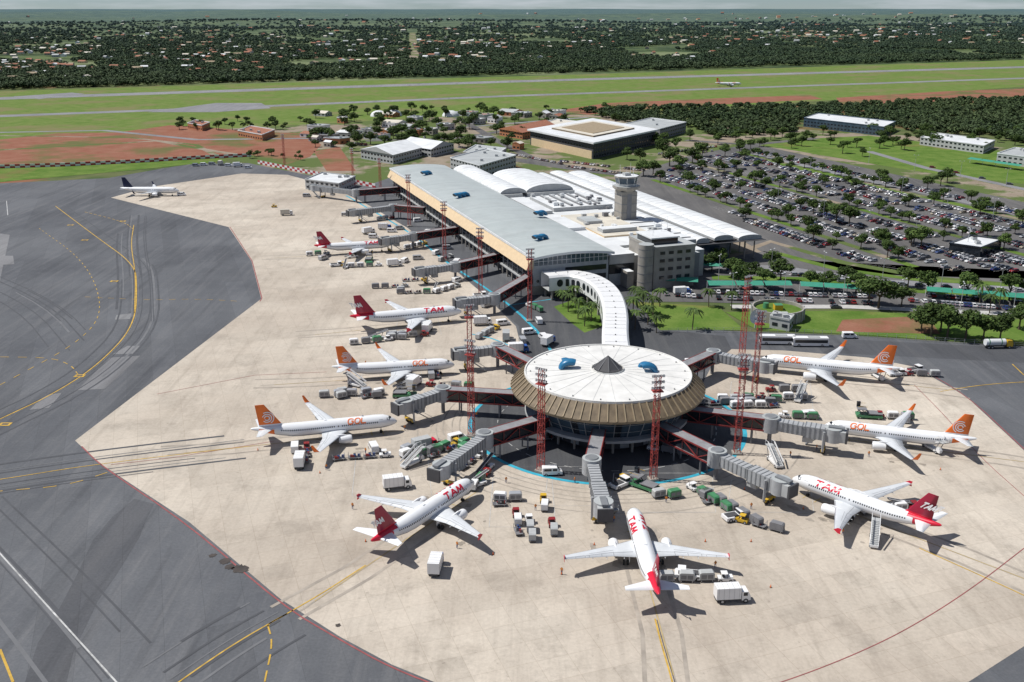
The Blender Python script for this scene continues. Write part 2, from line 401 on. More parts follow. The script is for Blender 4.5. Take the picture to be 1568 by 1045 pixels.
mb=MB()
yl([(352,348),(386,400),(401,457),(398,462)],.38,0,k='line_red',z=.06)
yl([(125,684),(155,714),(292,806),(432,928),(520,980),(600,1024),(700,1062)],.34,2,k='line_red')
yl([(1568,840),(1500,893),(1430,940),(1350,985),(1230,1035),(1100,1075)],.2,3,k='line_red')
yl([(1400,560),(1480,605),(1568,688)],.3,2,k='line_red'); yl([(1400,590),(1450,640),(1500,700),(1568,760)],.18,2,k='line_red')
yl([(170,712),(260,702),(420,676)],.2,0,k='line_red'); yl([(240,604),(390,575),(500,570)],.2,0,k='line_red')
mb.obj('apron_safety_lines')
mb=MB()
yl([(-60,780),(0,848),(180,1047),(230,1100)],.32,0,k='line_dashwhite'); yl([(-20,310),(10,308),(12,330)],.4,0,k='line_dashwhite')
for (u,v,w,h) in [(1015,755,150,60),(800,770,90,75),(600,730,110,60),(1180,610,120,50),(600,590,90,40),(640,500,60,25),(640,400,60,25),(1180,760,120,50),(870,745,60,60)]:
    c=[(u-w/2,v-h/2),(u+w/2,v-h/2),(u+w/2+6,v+h/2),(u-w/2-6,v+h/2)]
    yl(c+[c[0]],.15,0,k='line_dashwhite')
mb.obj('stand_boxes')
mb=MB()
ring=[Vector((SX+37.6*math.cos(a),SY+37.6*math.sin(a),0)) for a in [math.radians(125+i*4) for i in range(0,75)]]
strip_mb(mb,ring,1.1,.062,'line_cyan',world=True)
yl([(530,300),(600,340),(640,365),(680,400),(745,442),(790,475),(830,515),(845,540)],1.1,1,k='line_cyan')
yl([(722,512),(760,520),(800,540)],.7,1,k='line_cyan')
yl([(780,468),(820,462),(850,458)],.6,1,k='line_cyan')
mb.obj('service_road_line')
mb=MB()
ring2=[Vector((SX+30*math.cos(a),SY+30*math.sin(a),0)) for a in [math.radians(i*4) for i in range(91)]]
strip_mb(mb,ring2,.2,.064,'line_dashwhite',world=True,dash=(2,2)); mb.obj('ring_road_marking')
def patch(px,k,z=.03,name='asphalt_patch'): sheet(name,px,z,k)
patch([(118,598),(168,548),(215,545),(160,596)],'asphalt_patch'); patch([(172,543),(195,530),(214,530),(205,542)],'asphalt_patch')
patch([(178,483),(202,480),(200,489),(176,490)],'asphalt_patch')
patch([(45,628),(70,605),(95,602),(75,625)],'asphalt_patch')
patch([(-40,352),(15,360),(0,430),(-60,470)],'asphalt_patch',.025); patch([(-40,392),(20,392),(22,405),(-40,408)],'asphalt_patch')
# dark seal-coat band, soft irregular edges
L_=[(30,1070),(58,985),(92,930),(118,880),(142,828),(172,792),(206,764)]
R_=[(236,772),(222,800),(214,822),(196,852),(176,884),(150,920),(132,958),(112,1000),(96,1070)]
patch(L_+R_,'asphalt_dark',.02)
patch([(1260,540),(1568,556),(1700,566),(1700,540),(1568,534),(1300,520)],'asphalt_dark',.01)
# rubber and wear streaks on the taxiway
mb=MB(); rr_=random.Random(11)
base_paths=[[(85,316),(150,365),(206,405),(210,440),(206,500),(150,560),(80,605),(0,642),(-100,690)],[(-60,780),(60,905),(180,1047)],[(-100,748),(140,712),(390,683)],[(205,330),(200,375),(208,430),(206,500)],[(-50,420),(60,470),(120,540)],[(270,1047),(360,985),(440,940)]]
zi=0
for bp in base_paths:
    for k in range(7):
        off=rr_.uniform(-9,9); pts=smoothpath([S(*q) for q in bp],2)
        i0=rr_.randint(0,len(pts)//3); i1=rr_.randint(2*len(pts)//3,len(pts)-1); o_=[]
        for i in range(i0,i1):
            a=pts[max(0,i-1)];b=pts[min(len(pts)-1,i+1)]; n_=(b-a).normalized(); o_.append(pts[i]+Vector((-n_.y,n_.x,0))*off)
        if len(o_)>3: strip_mb(mb,o_,rr_.uniform(.25,1.0),.034+zi*.0004,rr_.choice(['rubber_streak','worn_streak','rubber_streak']),world=True); zi+=1
mb.obj('tyre_marks')
def blob(u,v,r,k='sooty',z=.065,sq=1.0):
    c=S(u,v); n=22; pts=[(c.x+r*U(.6,1.1)*math.cos(i*2*math.pi/n),c.y+sq*r*U(.6,1.1)*math.sin(i*2*math.pi/n),0) for i in range(n)]
    sheet('oil_stain',pts,z,k,world=True)
blob(368,872,2.0); blob(345,860,1.4); blob(326,851,.9); blob(352,868,1.2); blob(518,958,.6)

# ---------------------------------------------------------------- red/white perimeter barrier
def barrier(px,h=1.6,L=3.2):
    mb=MB(); pts=[S(*q) for q in px]; i=0
    for a,b in zip(pts,pts[1:]):
        n=max(1,int((b-a).length/L))
        for j in range(n):
            p=a.lerp(b,j/n);q=a.lerp(b,(j+1)/n)
            for r in range(2):
                k='barrier_red' if (i+r)%2 else 'white_paint'
                mb.beam((p.x,p.y,h*(r+.5)/2),(q.x,q.y,h*(r+.5)/2),.3,h/2,k)
            i+=1
    mb.obj('checkered_barrier')
barrier([(-300,266),(0,258),(100,255),(200,250),(300,244),(385,240)],2.6)
barrier([(395,251),(440,260),(500,272),(560,285),(575,288)],2.6)

# ---------------------------------------------------------------- airliners
def interp(st,d):
    for a,b in zip(st,st[1:]):
        if a[0]<=d<=b[0]:
            t=(d-a[0])/(b[0]-a[0]) if b[0]>a[0] else 0
            return a[1]+(b[1]-a[1])*t,a[2]+(b[2]-a[2])*t
    return st[-1][1],st[-1][2]
LET={'T':[[(0,1),(1,1)],[(.5,1),(.5,0)]],'A':[[(0,0),(.5,1),(1,0)],[(.2,.35),(.8,.35)]],
 'M':[[(0,0),(.12,1),(.5,.15),(.88,1),(1,0)]],'G':[[(1,.8),(.7,1),(.25,1),(0,.7),(0,.3),(.25,0),(.75,0),(1,.25),(1,.5),(.6,.5)]],
 'O':[[(.25,0),(0,.3),(0,.7),(.25,1),(.75,1),(1,.7),(1,.3),(.75,0),(.25,0)]],'L':[[(0,1),(0,0),(.9,0)]]}
def letters(mb,word,mapf,w,gap,lw,k):
    x=0
    for ch in word:
        for pl in LET[ch]:
            for a,b in zip(pl,pl[1:]):
                A=Vector((x+a[0]*w+a[1]*.3,a[1]));B=Vector((x+b[0]*w+b[1]*.3,b[1]))
                D=Vector((B.x-A.x,(B.y-A.y)*w)).normalized(); nrm=Vector((-D.y,D.x/w))*lw/2
                n=4; prev=None
                for i in range(n+1):
                    c=A.lerp(B,i/n); cur=(mapf(c.x+nrm.x,c.y+nrm.y),mapf(c.x-nrm.x,c.y-nrm.y))
                    if prev: mb.add([prev[0],prev[1],cur[1],cur[0]],[(0,1,2,3)],k)
                    prev=cur
        x+=w+gap
def airliner_mesh(kind):
    mb=MB(); L=37.6; RR=1.98; z0=3.75
    if kind=='gol': L=39.5; RR=1.92; z0=3.5
    e=L-37.6
    st=[(0,.06,-.55),(.25,.42,-.52),(.8,.82,-.42),(1.6,1.2,-.27),(2.6,1.55,-.14),(4,1.84,-.04),(6,RR,0),(24+e,RR,0),(27+e,1.86,.12),(30+e,1.52,.42),(33+e,1.08,.80),(35.5+e,.68,1.13),(37.2+e,.34,1.38),(37.6+e,.14,1.42)]
    n=24
    ds=[0,.12,.25,.5,.8,1.2,1.6,2.1,2.6,3.3,4,5,6]+[6+(18+e)*i/12 for i in range(1,13)]+[25.5+e,27+e,28.5+e,30+e,31.5+e,33+e,34+e,35.5+e,37.2+e,37.6+e]
    rings=[]
    for d in ds:
        r,zc=interp(st,d); rings.append([(-d,r*math.cos(2*math.pi*(j+.5)/n),z0+zc+r*math.sin(2*math.pi*(j+.5)/n)) for j in range(n)])
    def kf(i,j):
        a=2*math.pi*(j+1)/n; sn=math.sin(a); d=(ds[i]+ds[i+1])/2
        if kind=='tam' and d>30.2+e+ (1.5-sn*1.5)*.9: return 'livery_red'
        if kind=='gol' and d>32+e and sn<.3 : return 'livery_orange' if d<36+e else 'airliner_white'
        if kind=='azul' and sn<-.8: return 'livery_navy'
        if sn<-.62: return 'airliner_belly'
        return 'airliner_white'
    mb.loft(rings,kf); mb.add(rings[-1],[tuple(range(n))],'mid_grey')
    def surf(d,ang,off=.025):
        r,zc=interp(st,d); r+=off; return (-d,r*math.cos(ang),z0+zc+r*math.sin(ang))
    for side in(1,-1):
        d=5.6
        while d<30+e:
            if not(abs(d-15.5)<.35 or abs(d-17)<.3):
                q=[(d,.14),(d+.28,.14),(d+.28,.34),(d,.34)]
                mb.add([surf(a,(b if side>0 else math.pi-b)) for a,b in q],[(0,1,2,3)],'glass_dark')
            d+=.56
        for d,w in((4.2,.9),(31.2+e,.8)):
            for q in ([(d,-.35),(d+.07,-.35),(d+.07,.6),(d,.6)],[(d+w,-.35),(d+w+.07,-.35),(d+w+.07,.6),(d+w,.6)],[(d,.6),(d+w,.6),(d+w,.64),(d,.64)]):
                mb.add([surf(a,(b if side>0 else math.pi-b)) for a,b in q],[(0,1,2,3)],'wing_line')
        for (a0,a1,d0,d1) in((.50,.95,2.25,3.0),(.98,1.25,1.85,2.45),(1.29,1.54,1.75,2.3)):
            q=[(d0,a0),(d1,a0+.02),(d1,a1),(d0-.15,a1)]
            mb.add([surf(a,(b if side>0 else math.pi-b),.04) for a,b in q],[(0,1,2,3)],'glass_dark')
        if kind in('tam','gol'):
            w=1.9; word='TAM' if kind=='tam' else 'GOL'; d0=6.8 if kind=='tam' else 7.2
            tot=3*w+2*.45
            def mf(x,y,side=side):
                d=d0+x if side>0 else d0+tot-x
                b=.38+y*.82
                return surf(d,b if side>0 else math.pi-b,.05)
            letters(mb,word,mf,w if kind=='tam' else 1.4,.45,.46 if kind=='tam' else .3,'livery_red' if kind=='tam' else 'livery_orange')
    def foil(le,c,y,z,t,vertical=False):
        pr=[(0,0),(.06,.45),(.25,1),(.55,.85),(1,.08),(1,-.08),(.55,-.5),(.25,-.6),(.06,-.4)]
        if vertical: return [(-(le+c*a),b*t/2,z) for a,b in pr]
        return [(-(le+c*a),y,z+b*t/2) for a,b in pr]
    wr=12.2+e*.7; span=17.05
    yy_=[1.2,6.4,11.7,span]; le_=[wr,wr+3.1,wr+5.95,wr+8.8]; cc_=[7.4,4.5,3.0,1.6]; zz_=[z0-1.15,z0-.72,z0-.22,z0+.32]; tt_=[.95,.55,.34,.2]
    for s in(1,-1):
        r=[foil(le_[i],cc_[i],s*yy_[i],zz_[i],tt_[i]) for i in range(4)]
        mb.loft(r,'wing_grey'); mb.add(r[-1],[tuple(range(9))],'wing_grey')
        def wp(yf,cf,lift=.03):
            for i in range(3):
                if yy_[i]<=yf<=yy_[i+1]+1e-6:
                    u=(yf-yy_[i])/(yy_[i+1]-yy_[i]); g=lambda A:A[i]+(A[i+1]-A[i])*u
                    pr=[(0,0),(.06,.45),(.25,1),(.55,.85),(1,.08)]
                    for p,q in zip(pr,pr[1:]):
                        if p[0]<=cf<=q[0]: hb=p[1]+(q[1]-p[1])*(cf-p[0])/(q[0]-p[0])
                    return (-(g(le_)+g(cc_)*cf),s*yf,g(zz_)+hb*g(tt_)/2+lift)
        for (ya,yb,ca,cb) in((2.2,6.4,.735,.755),(6.4,11.7,.70,.73),(11.7,12.4,.70,.73),(12.8,16.4,.70,.735),(6.4,11.7,.54,.56)):
            mb.add([wp(ya,ca),wp(yb,ca),wp(yb,cb),wp(ya,cb)],[(0,1,2,3)],'wing_line')
        for yy in(6.4,9,11.7,12.6,14.6,16.4): mb.add([wp(yy,.7),wp(min(yy+.1,17),.7),wp(min(yy+.1,17),.98),wp(yy,.98)],[(0,1,2,3)],'wing_line')
        for i,(ya,yb) in enumerate(((2.5,6.4),(6.4,11.7),(11.7,16.9))):
            mb.add([wp(ya,.0,.035),wp(yb,.0,.035),wp(yb,.055,.035),wp(ya,.055,.035)],[(0,1,2,3)],'engine_metal')
        for yy in(4.3,8,11):
            a=wp(yy,.62,-.45);b=wp(yy,.99,-.2); mb.cyl(a,(b[0]-.5,b[1],b[2]-.1),.18,.05,'wing_grey',6)
        k='livery_orange' if kind=='gol' else ('livery_red' if kind=='tam' else 'livery_navy')
        w8=wr+8.8
        if kind=='gol' or kind=='azul':
            w=[foil(w8,1.6,s*span,z0+.32,.2),foil(w8+.4,1.35,s*(span+.45),z0+.62,.16),foil(w8+1.1,1.05,s*(span+.7),z0+1.5,.12),foil(w8+1.9,.6,s*(span+.9),z0+2.7,.08)]
            mb.loft(w,lambda i,j:'wing_grey' if i==0 else k)
        else:
            mb.prism_y([(-(w8-.1),z0+.3),(-(w8+.9),z0+1.0),(-(w8+1.8),z0+1.0),(-(w8+1.5),z0+.3),(-(w8+1.7),z0-.3),(-(w8+1),z0-.3)],s*(span),s*(span+.08),k)
        t0=31.6+e
        r=[foil(t0,3.9,s*.5,z0+1.05,.4),foil(t0+3.2,1.5,s*6.25,z0+1.55,.14)]
        mb.loft(r,'wing_grey' if kind!='tam' else 'airliner_white'); mb.add(r[-1],[tuple(range(9))],'wing_grey')
        ex=wr-.35; ey=s*5.75; ez=z0-1.85
        pf=[(0,.92),(.12,1.05),(.6,1.16),(1.8,1.17),(3.0,1.0),(3.6,.85)]
        rg=[[(-(ex+a),ey+r_*math.cos(2*math.pi*j/18),ez+r_*math.sin(2*math.pi*j/18)) for j in range(18)] for a,r_ in pf]
        mb.loft(rg,lambda i,j:'engine_metal' if i<1 else 'airliner_white')
        mb.add([(-(ex+.35),ey+.95*math.cos(2*math.pi*j/18),ez+.95*math.sin(2*math.pi*j/18)) for j in range(18)],[tuple(range(18))],'dark_grey')
        mb.cyl((-(ex+.1),ey,ez),(-(ex+.5),ey,ez),.05,.35,'mid_grey',8)
        mb.cyl((-(ex+3.4),ey,ez),(-(ex+4.7),ey,ez),.62,.38,'mid_grey',12)
        mb.prism_y([(-(ex+.8),ez+1.05),(-(ex+2.5),ez+1.5),(-(ex+4.9),ez+1.35),(-(ex+4.6),ez+.7),(-(ex+3),ez+.9)],ey-.16,ey+.16,'airliner_white')
        g=18.2+e*.7
        mb.cyl((-g,s*3.7,z0-1.2),(-g,s*3.7,.55),.14,.12,'mid_grey',8)
        for dy in(-.42,.42): mb.cyl((-g,s*3.7+dy-.18,.57),(-g,s*3.7+dy+.18,.57),.57,.57,'rubber',12)
        mb.box(-g-.6,-g+.5,s*3.0-.05,s*3.0+.05,.9,2.2,'airliner_white')
    mb.loft([[(-d-e*.5,1.75*w*math.cos(2*math.pi*j/14),z0-1.15+.95*w*math.sin(2*math.pi*j/14)) for j in range(14)] for d,w in((11,.3),(12.5,.85),(15,1),(19,1),(21,.8),(22.5,.3))],'airliner_belly')
    mb.cyl((-4.6,0,z0-1.6),(-4.6,0,.4),.1,.09,'mid_grey',8)
    for dy in(-.24,.24): mb.cyl((-4.6,dy-.1,.4),(-4.6,dy+.1,.4),.4,.4,'rubber',12)
    f0=28.6+e; fk={'tam':'livery_darkred','gol':'livery_orange','azul':'livery_navy'}[kind]
    r=[foil(f0-1.2,7.8,0,z0+1.0,.42,True),foil(f0+.9,5.9,0,z0+2.3,.36,True),foil(f0+5.1,2.4,0,z0+8.1,.2,True)]
    def ff(i,j):
        if kind=='gol' and i==0: return 'airliner_white'
        if kind=='tam' and i==0: return 'livery_red'
        return fk
    mb.loft(r,ff); mb.add(r[-1],[tuple(range(9))],fk)
    for s in(1,-1):
        if kind=='tam':
            letters(mb,'TAM',lambda x,y,s=s:(-((f0+2.9+(x-.5) if s>0 else f0+2.9+3.9-(x-.5))+y+1.0),s*.26,z0+4.1+y*1.5),1.05,.2,.3,'white_paint')
        if kind=='gol':
            for rr,ar in((.62,(0,330)),(1.15,(20,320)),(1.7,(60,250))):
                pts=[(-(f0+4.55+rr*1.05*math.cos(math.radians(t))),s*.27,z0+4.2+rr*math.sin(math.radians(t))) for t in range(ar[0],ar[1]+1,15)]
                for a,b in zip(pts,pts[1:]):
                    c=Vector((-(f0+4.55),s*.27,z0+4.2)); A=Vector(a);B=Vector(b)
                    mb.add([A+(A-c).normalized()*.13,A-(A-c).normalized()*.13,B-(B-c).normalized()*.13,B+(B-c).normalized()*.13],[(0,1,2,3)],'white_paint')
    mb.prism_y([(-9,z0+RR-.03),(-9.5,z0+RR+.4),(-9.75,z0+RR+.4),(-9.8,z0+RR-.03)],-.04,.04,'white_paint')
    mb.box(-20,-19.3,-.3,.3,z0+RR-.1,z0+RR+.12,'airliner_white')
    return mb.mesh('parked_airliner_'+kind),L
AM={k:airliner_mesh(k) for k in('tam','gol','azul')}
marks=MB(); leads=MB(); rs2=random.Random(5)
def stain(mb,p,r,z,k,ang=0,asp=1.6):
    n=16; c,s=math.cos(ang),math.sin(ang); v=[]
    for i in range(n):
        a=2*math.pi*i/n; q=r*rs2.uniform(.65,1.15); x=q*asp*math.cos(a); y=q*math.sin(a); v.append((p.x+x*c-y*s,p.y+x*s+y*c,z))
    mb.add(v,[tuple(range(n))],k)
stc=0
def plane(kind,nose,tail,z=3.7):
    global stc
    a=S(*nose,z);b=S(*tail,z+1.2); d=a-b; L=AM[kind][1]
    ang=math.atan2(d.y,d.x); k=math.hypot(d.x,d.y)/L
    k=max(.95,min(1.09,k)); mid=(a+b)/2; D=Vector((math.cos(ang),math.sin(ang),0)); Nn=Vector((-D.y,D.x,0))
    n=mid+D*L*k/2
    put(AM[kind][0],'parked_airliner',(n.x,n.y,.06),ang,k)
    g=Vector((n.x,n.y,0))
    if kind!='azul':
        strip_mb(leads,[g+D*2,g-D*L*1.0,g-D*(L+16)],.22,.058,'lead_in_line',world=True)
        for s in(-1,1):
            strip_mb(marks,[g-D*16+Nn*s*3.7*k,g-D*(L+4)+Nn*s*3.7*k,g-D*(L+22)+Nn*(s*3.7+2)],.8,.045,'tyre_mark',world=True)
        strip_mb(marks,[g-D*3,g-D*(L+20)],.45,.046,'tyre_mark',world=True)
        for q in(-1,0): strip_mb(leads,[g+D*(-4+q*3)+Nn*-1.5,g+D*(-4+q*3)+Nn*1.5],.25,.06,'lead_in_line',world=True)
        for i in range(12):
            stc+=1; q=g-D*rs2.uniform(2,26)+Nn*rs2.uniform(-11,11); stain(marks,q,rs2.uniform(.3,1.3),.047+stc*.00005,rs2.choice(['tyre_mark','grease_stain']),ang,rs2.uniform(1,2.4))
plane('tam',(968,778),(1009,912)); plane('tam',(725,735),(568,830)); plane('gol',(608,641),(384,657))
plane('gol',(696,555),(508,561)); plane('tam',(712,476),(530,488)); plane('tam',(597,373),(482,376))
plane('azul',(272,291),(186,288)); plane('gol',(1162,550),(1378,566)); plane('gol',(1277,651),(1478,669)); plane('tam',(1228,735),(1424,799))
# service-vehicle tracks round the satellite
for r_ in(40.5,42.5,45,46.8,52):
    a0=rs2.uniform(150,200); a1=rs2.uniform(320,380)
    strip_mb(marks,[Vector((SX+(r_+rs2.uniform(-.1,.1))*math.cos(math.radians(t)),SY+r_*math.sin(math.radians(t)),0)) for t in range(int(a0),int(a1),4)],.4,.044,'tyre_mark',world=True)
marks.obj('tyre_marks'); leads.obj('stand_lead_in_lines')
p=S(1135,132); put(AM['gol'][0],'taxiing_airliner',(p.x,p.y,.1),math.radians(5))

# ---------------------------------------------------------------- satellite terminal
mb=MB(); n=72
def circ(r,z,n=n,ph=0): return [(r*math.cos(2*math.pi*(i+ph)/n),r*math.sin(2*math.pi*(i+ph)/n),z) for i in range(n)]
mb.loft([circ(17,0),circ(17,4)],'dark_grey'); mb.loft([circ(22.5,3.9),circ(22.5,4.6)],'panel_grey'); mb.add(circ(22.5,4.6),[tuple(range(n))],'panel_grey'); mb.add(circ(22.5,3.9),[tuple(range(n))],'dark_grey')
mb.loft([circ(20,4.6),circ(23.2,10.8)],lambda i,j:'glass_blue' if j%6 else 'glass_dark')
mb.loft([circ(26.2,10.8),circ(26.4,11.5),circ(22.7,14.9),circ(22.7,15.15)],lambda i,j:('skirt_rib','skirt_brown','satellite_roof')[i],False)
mb.add(circ(26.2,10.8),[tuple(range(n))],'dark_grey')
mb.loft([circ(22.7,15.15),circ(22.2,15.2),circ(12,15.6),circ(3,16.0)],'satellite_roof',False)
for i in range(72):
    a=2*math.pi*i/72; c,s_=math.cos(a),math.sin(a)
    mb.beam((26.4*c,26.4*s_,11.6),(22.8*c,22.8*s_,15.0),.28,.3,'skirt_rib')
    if i%2==0: mb.beam((20.1*c,20.1*s_,4.6),(23.3*c,23.3*s_,10.8),.16,.2,'panel_grey')
for i in range(24):
    a=2*math.pi*i/24; c,s_=math.cos(a),math.sin(a)
    mb.beam((3.5*c,3.5*s_,16.0),(22.4*c,22.4*s_,15.2),.08,.03,'roof_grey')
    mb.cyl((19.5*c,19.5*s_,0),(19.5*c,19.5*s_,3.9),.35,.35,'concrete_wall',8)
mb.loft([circ(22.65,15.18),circ(22.65,15.5),circ(22.3,15.5),circ(22.3,15.18)],'satellite_roof',False)
for zz,rr in((6.2,20.85),(8.6,22.1)):
    mb.loft([circ(rr+.05,zz),circ(rr+.15,zz+.15)],'panel_grey')
mb.loft([circ(4.4,15.95,16),circ(4.4,16.4,16)],'satellite_roof',False); mb.loft([circ(4.1,16.4,8),circ(3.6,16.6,8),circ(.15,19.8,8)],'dark_grey',False)
for i in range(8):
    a=2*math.pi*i/8; mb.beam((4*math.cos(a),4*math.sin(a),16.5),(0,0,19.8),.12,.12,'mid_grey')
for i in range(16):
    a=2*math.pi*(i+.5)/16; mb.beam((17.05*math.cos(a)-1.2*math.sin(a),17.05*math.sin(a)+1.2*math.cos(a),1.5),(17.05*math.cos(a)+1.2*math.sin(a),17.05*math.sin(a)-1.2*math.cos(a),1.5),.1,2.6,'panel_grey')
for a in range(0,360,20):
    mb.box(21*math.cos(math.radians(a))-.15,21*math.cos(math.radians(a))+.15,21*math.sin(math.radians(a))-.15,21*math.sin(math.radians(a))+.15,15.2,15.55,'mid_grey')
def scoop(mb,x,y,z,ang,k=1.0):
    c,s_=math.cos(ang),math.sin(ang); rings=[]
    for i in range(9):
        t=math.radians(i*15); rad=2.1*k
        px_=rad*(1-math.cos(t)); pz=1.0*k+rad*math.sin(t)*.75
        w=1.3*k; h=.75*k; d=Vector((math.sin(t),0,math.cos(t)*.75)).normalized(); nn=Vector((-d.z,0,d.x))
        ring=[]
        for j in range(10):
            q=2*math.pi*j/10; pt=Vector((px_,0,pz))+nn*h*math.cos(q)+Vector((0,w*math.sin(q),0))
            ring.append((x+pt.x*c-pt.y*s_,y+pt.x*s_+pt.y*c,z+pt.z-.9*k))
        rings.append(ring)
    mb.loft(rings,'vent_blue'); mb.add(rings[-1],[tuple(range(10))],'dark_grey')
scoop(mb,-12.5,1.6,15.6,0,1.15); scoop(mb,-9.5,4.3,15.6,math.radians(180),.85); scoop(mb,12.8,-.6,15.4,math.radians(180),1.15); scoop(mb,9.0,2.6,15.5,0,.7)
mb.obj('satellite_terminal',(SX,SY,.04))

# ---------------------------------------------------------------- main terminal, local x = across, y = along
mb=MB(); LEN=243; W=33
def prof(i,m=12):
    x=-.5+(W+2)*i/m; return x,15.6+1.5*(1-((x-W/2)/(W/2+1.5))**2)
rr=[[(prof(i)[0],y,prof(i)[1]) for i in range(13)] for y in (-3,60,120,180,LEN+2)]
mb.loft(rr,'roof_main',True,False)
rr=[[(prof(i)[0],y,prof(i)[1]-.9) for i in range(13)] for y in (-3,LEN+2)]
mb.loft(rr,'roof_white',False,False)
for y in(-3.1,LEN+2):
    for i in range(12):
        a,b=prof(i),prof(i+1); mb.add([(a[0],y,a[1]+.05),(b[0],y,b[1]+.05),(b[0],y,b[1]-.95),(a[0],y,a[1]-.95)],[(0,1,2,3)],'roof_white')
mb.box(-.9,-.5,-3.1,LEN+2,14.9,15.85,'roof_white')
mb.prism_y([(-.7,14.88),(-2.9,10.6),(-2.6,10.4),(.2,10.8),(.2,14.88)],-1,LEN,'fascia_beige')
mb.box(0.6,W,0.01,LEN,4.2,14.5,'glass_dark'); mb.box(-.3,W,-.2,LEN,3.7,4.2,'panel_grey'); mb.box(2.5,W,1,LEN,0,3.7,'dark_grey')
y=0
while y<LEN:
    mb.box(.3,.6,y,y+.25,4.2,10.8,'panel_grey'); mb.box(0,.6,y,y+.6,0,3.7,'concrete_wall'); y+=6
for zz in(6.5,8.8): mb.box(.45,.6,0,LEN,zz,zz+.12,'panel_grey')
mb.box(0.3,W,-.6,0.0,3.7,11.9,'panel_grey'); mb.box(.3,W,-.4,0,11.9,15.2,'glass_blue')
for i in range(17): mb.box(.5+i*2,.65+i*2,-.55,-.4,11.9,15.3,'roof_white')
mb.box(0,W,-.75,-.1,13.5,13.65,'roof_white')
mb.box(14,32,-.75,-.6,8.2,10.3,'glass_dark'); mb.box(14,32,-.75,-.6,4.6,6.6,'glass_dark'); mb.box(.3,W,-.8,0,0,3.7,'concrete_wall')
for i in range(6): mb.cyl((2.2+i*1.9,-.7,5.6),(2.2+i*1.9,-.62,5.6),.62,.62,'glass_dark',14)
for x,y in((8,14),(11,15),(27,62),(29.5,63),(5,120),(7.5,121),(10,122),(8,196),(10.5,197)): scoop(mb,x+4,y+8,16.7,math.radians(200),1.15)
mb.box(W+1.6,46,2,LEN-5,0,13.0,'panel_grey','roof_white'); mb.box(W+1.6,46,1.8,2,5,9,'glass_dark')
mb.box(46.01,84,18,LEN-40,0,12.6,'panel_grey','roof_white'); mb.box(46.01,80,4,17.99,0,11.5,'panel_grey','roof_white')
mb.box(47,70,34,84,12.6,13.3,'fascia_beige','roof_cream')
mb.box(49,66,40,46,13.3,15.0,'panel_grey','roof_white'); mb.box(50,58,60,72,13.3,14.6,'panel_grey','roof_grey')
mb.box(37,45,50,76,13,14.4,'roof_white'); mb.box(37,45,90,130,13,14.6,'panel_grey','roof_white')
mb.box(48,80,96,130,12.6,14.6,'panel_grey','roof_white')
mb.box(46,84,LEN-39.9,LEN-10,0,10,'panel_grey','roof_grey')
for x in(53,58,63,68,73): mb.box(x,x+1.2,98,128,14.6,15.5,'mid_grey','roof_grey')
for y in range(22,132,9):
    mb.box(71.5,83.5,y,y+.25,12.6,13.0,'mid_grey')
for i in range(46):
    x=U(48,80);y=U(24,128); z=13.3 if (47<x<70 and 34<y<84) else 12.6
    mb.box(x,x+U(1,2.6),y,y+U(1,2.6),z,z+U(.8,2.0)+2.0*(y>96),random.choice(['panel_grey','mid_grey','roof_white']))
def vault(x0,x1,y0,y1,z0,h,k='roof_white',seg=12):
    cx=(x0+x1)/2; w=(x1-x0)/2
    ring=lambda y:[(cx-w*math.cos(math.pi*i/seg),y,z0+h*math.sin(math.pi*i/seg)) for i in range(seg+1)]
    a,b=ring(y0),ring(y1); mb.loft([a,b],k,True,False)
    mb.add(a,[tuple(range(seg+1))],'panel_grey'); mb.add(b,[tuple(range(seg+1))],'panel_grey')
    y=y0+5
    while y<y1:
        for i in range(seg):
            t0,t1=math.pi*i/seg,math.pi*(i+1)/seg
            f=lambda t,yy:(cx-w*math.cos(t),yy,z0+h*math.sin(t)+.04)
            mb.add([f(t0,y),f(t1,y),f(t1,y+.22),f(t0,y+.22)],[(0,1,2,3)],'panel_grey')
        y+=6
mb.box(W+2,47,138,228,0,14.8,'panel_grey'); vault(W+2,50,140,228,14.9,3.0)
mb.box(50.5,78,140,200,0,14.5,'panel_grey'); vault(50.5,78,142,200,14.6,4.0)
for (x0,x1,z) in((85.5,92,11),(94.5,104,11.6),(107,119,10.8)):
    vault(x0,x1,20,218,z,1.3); mb.box(x0,x1,20.1,217.9,z-1.0,z-.02,'panel_grey')
mb.box(86,105,24,214,0,9.5,'glass_blue'); mb.box(84.5,120,18,220,9.55,9.75,'dark_grey')
y=24
while y<216:
    mb.cyl((113,y,0),(113,y,9.5),.4,.4,'concrete_wall',8); mb.cyl((118,y,0),(118,y,9.5),.3,.3,'concrete_wall',8); y+=12
for x in(93.2,105.5): mb.box(x-.6,x+.6,20.1,217.9,10.2,10.5,'dark_grey')
mb.obj('airport_terminal',(8,384,0),ROT)
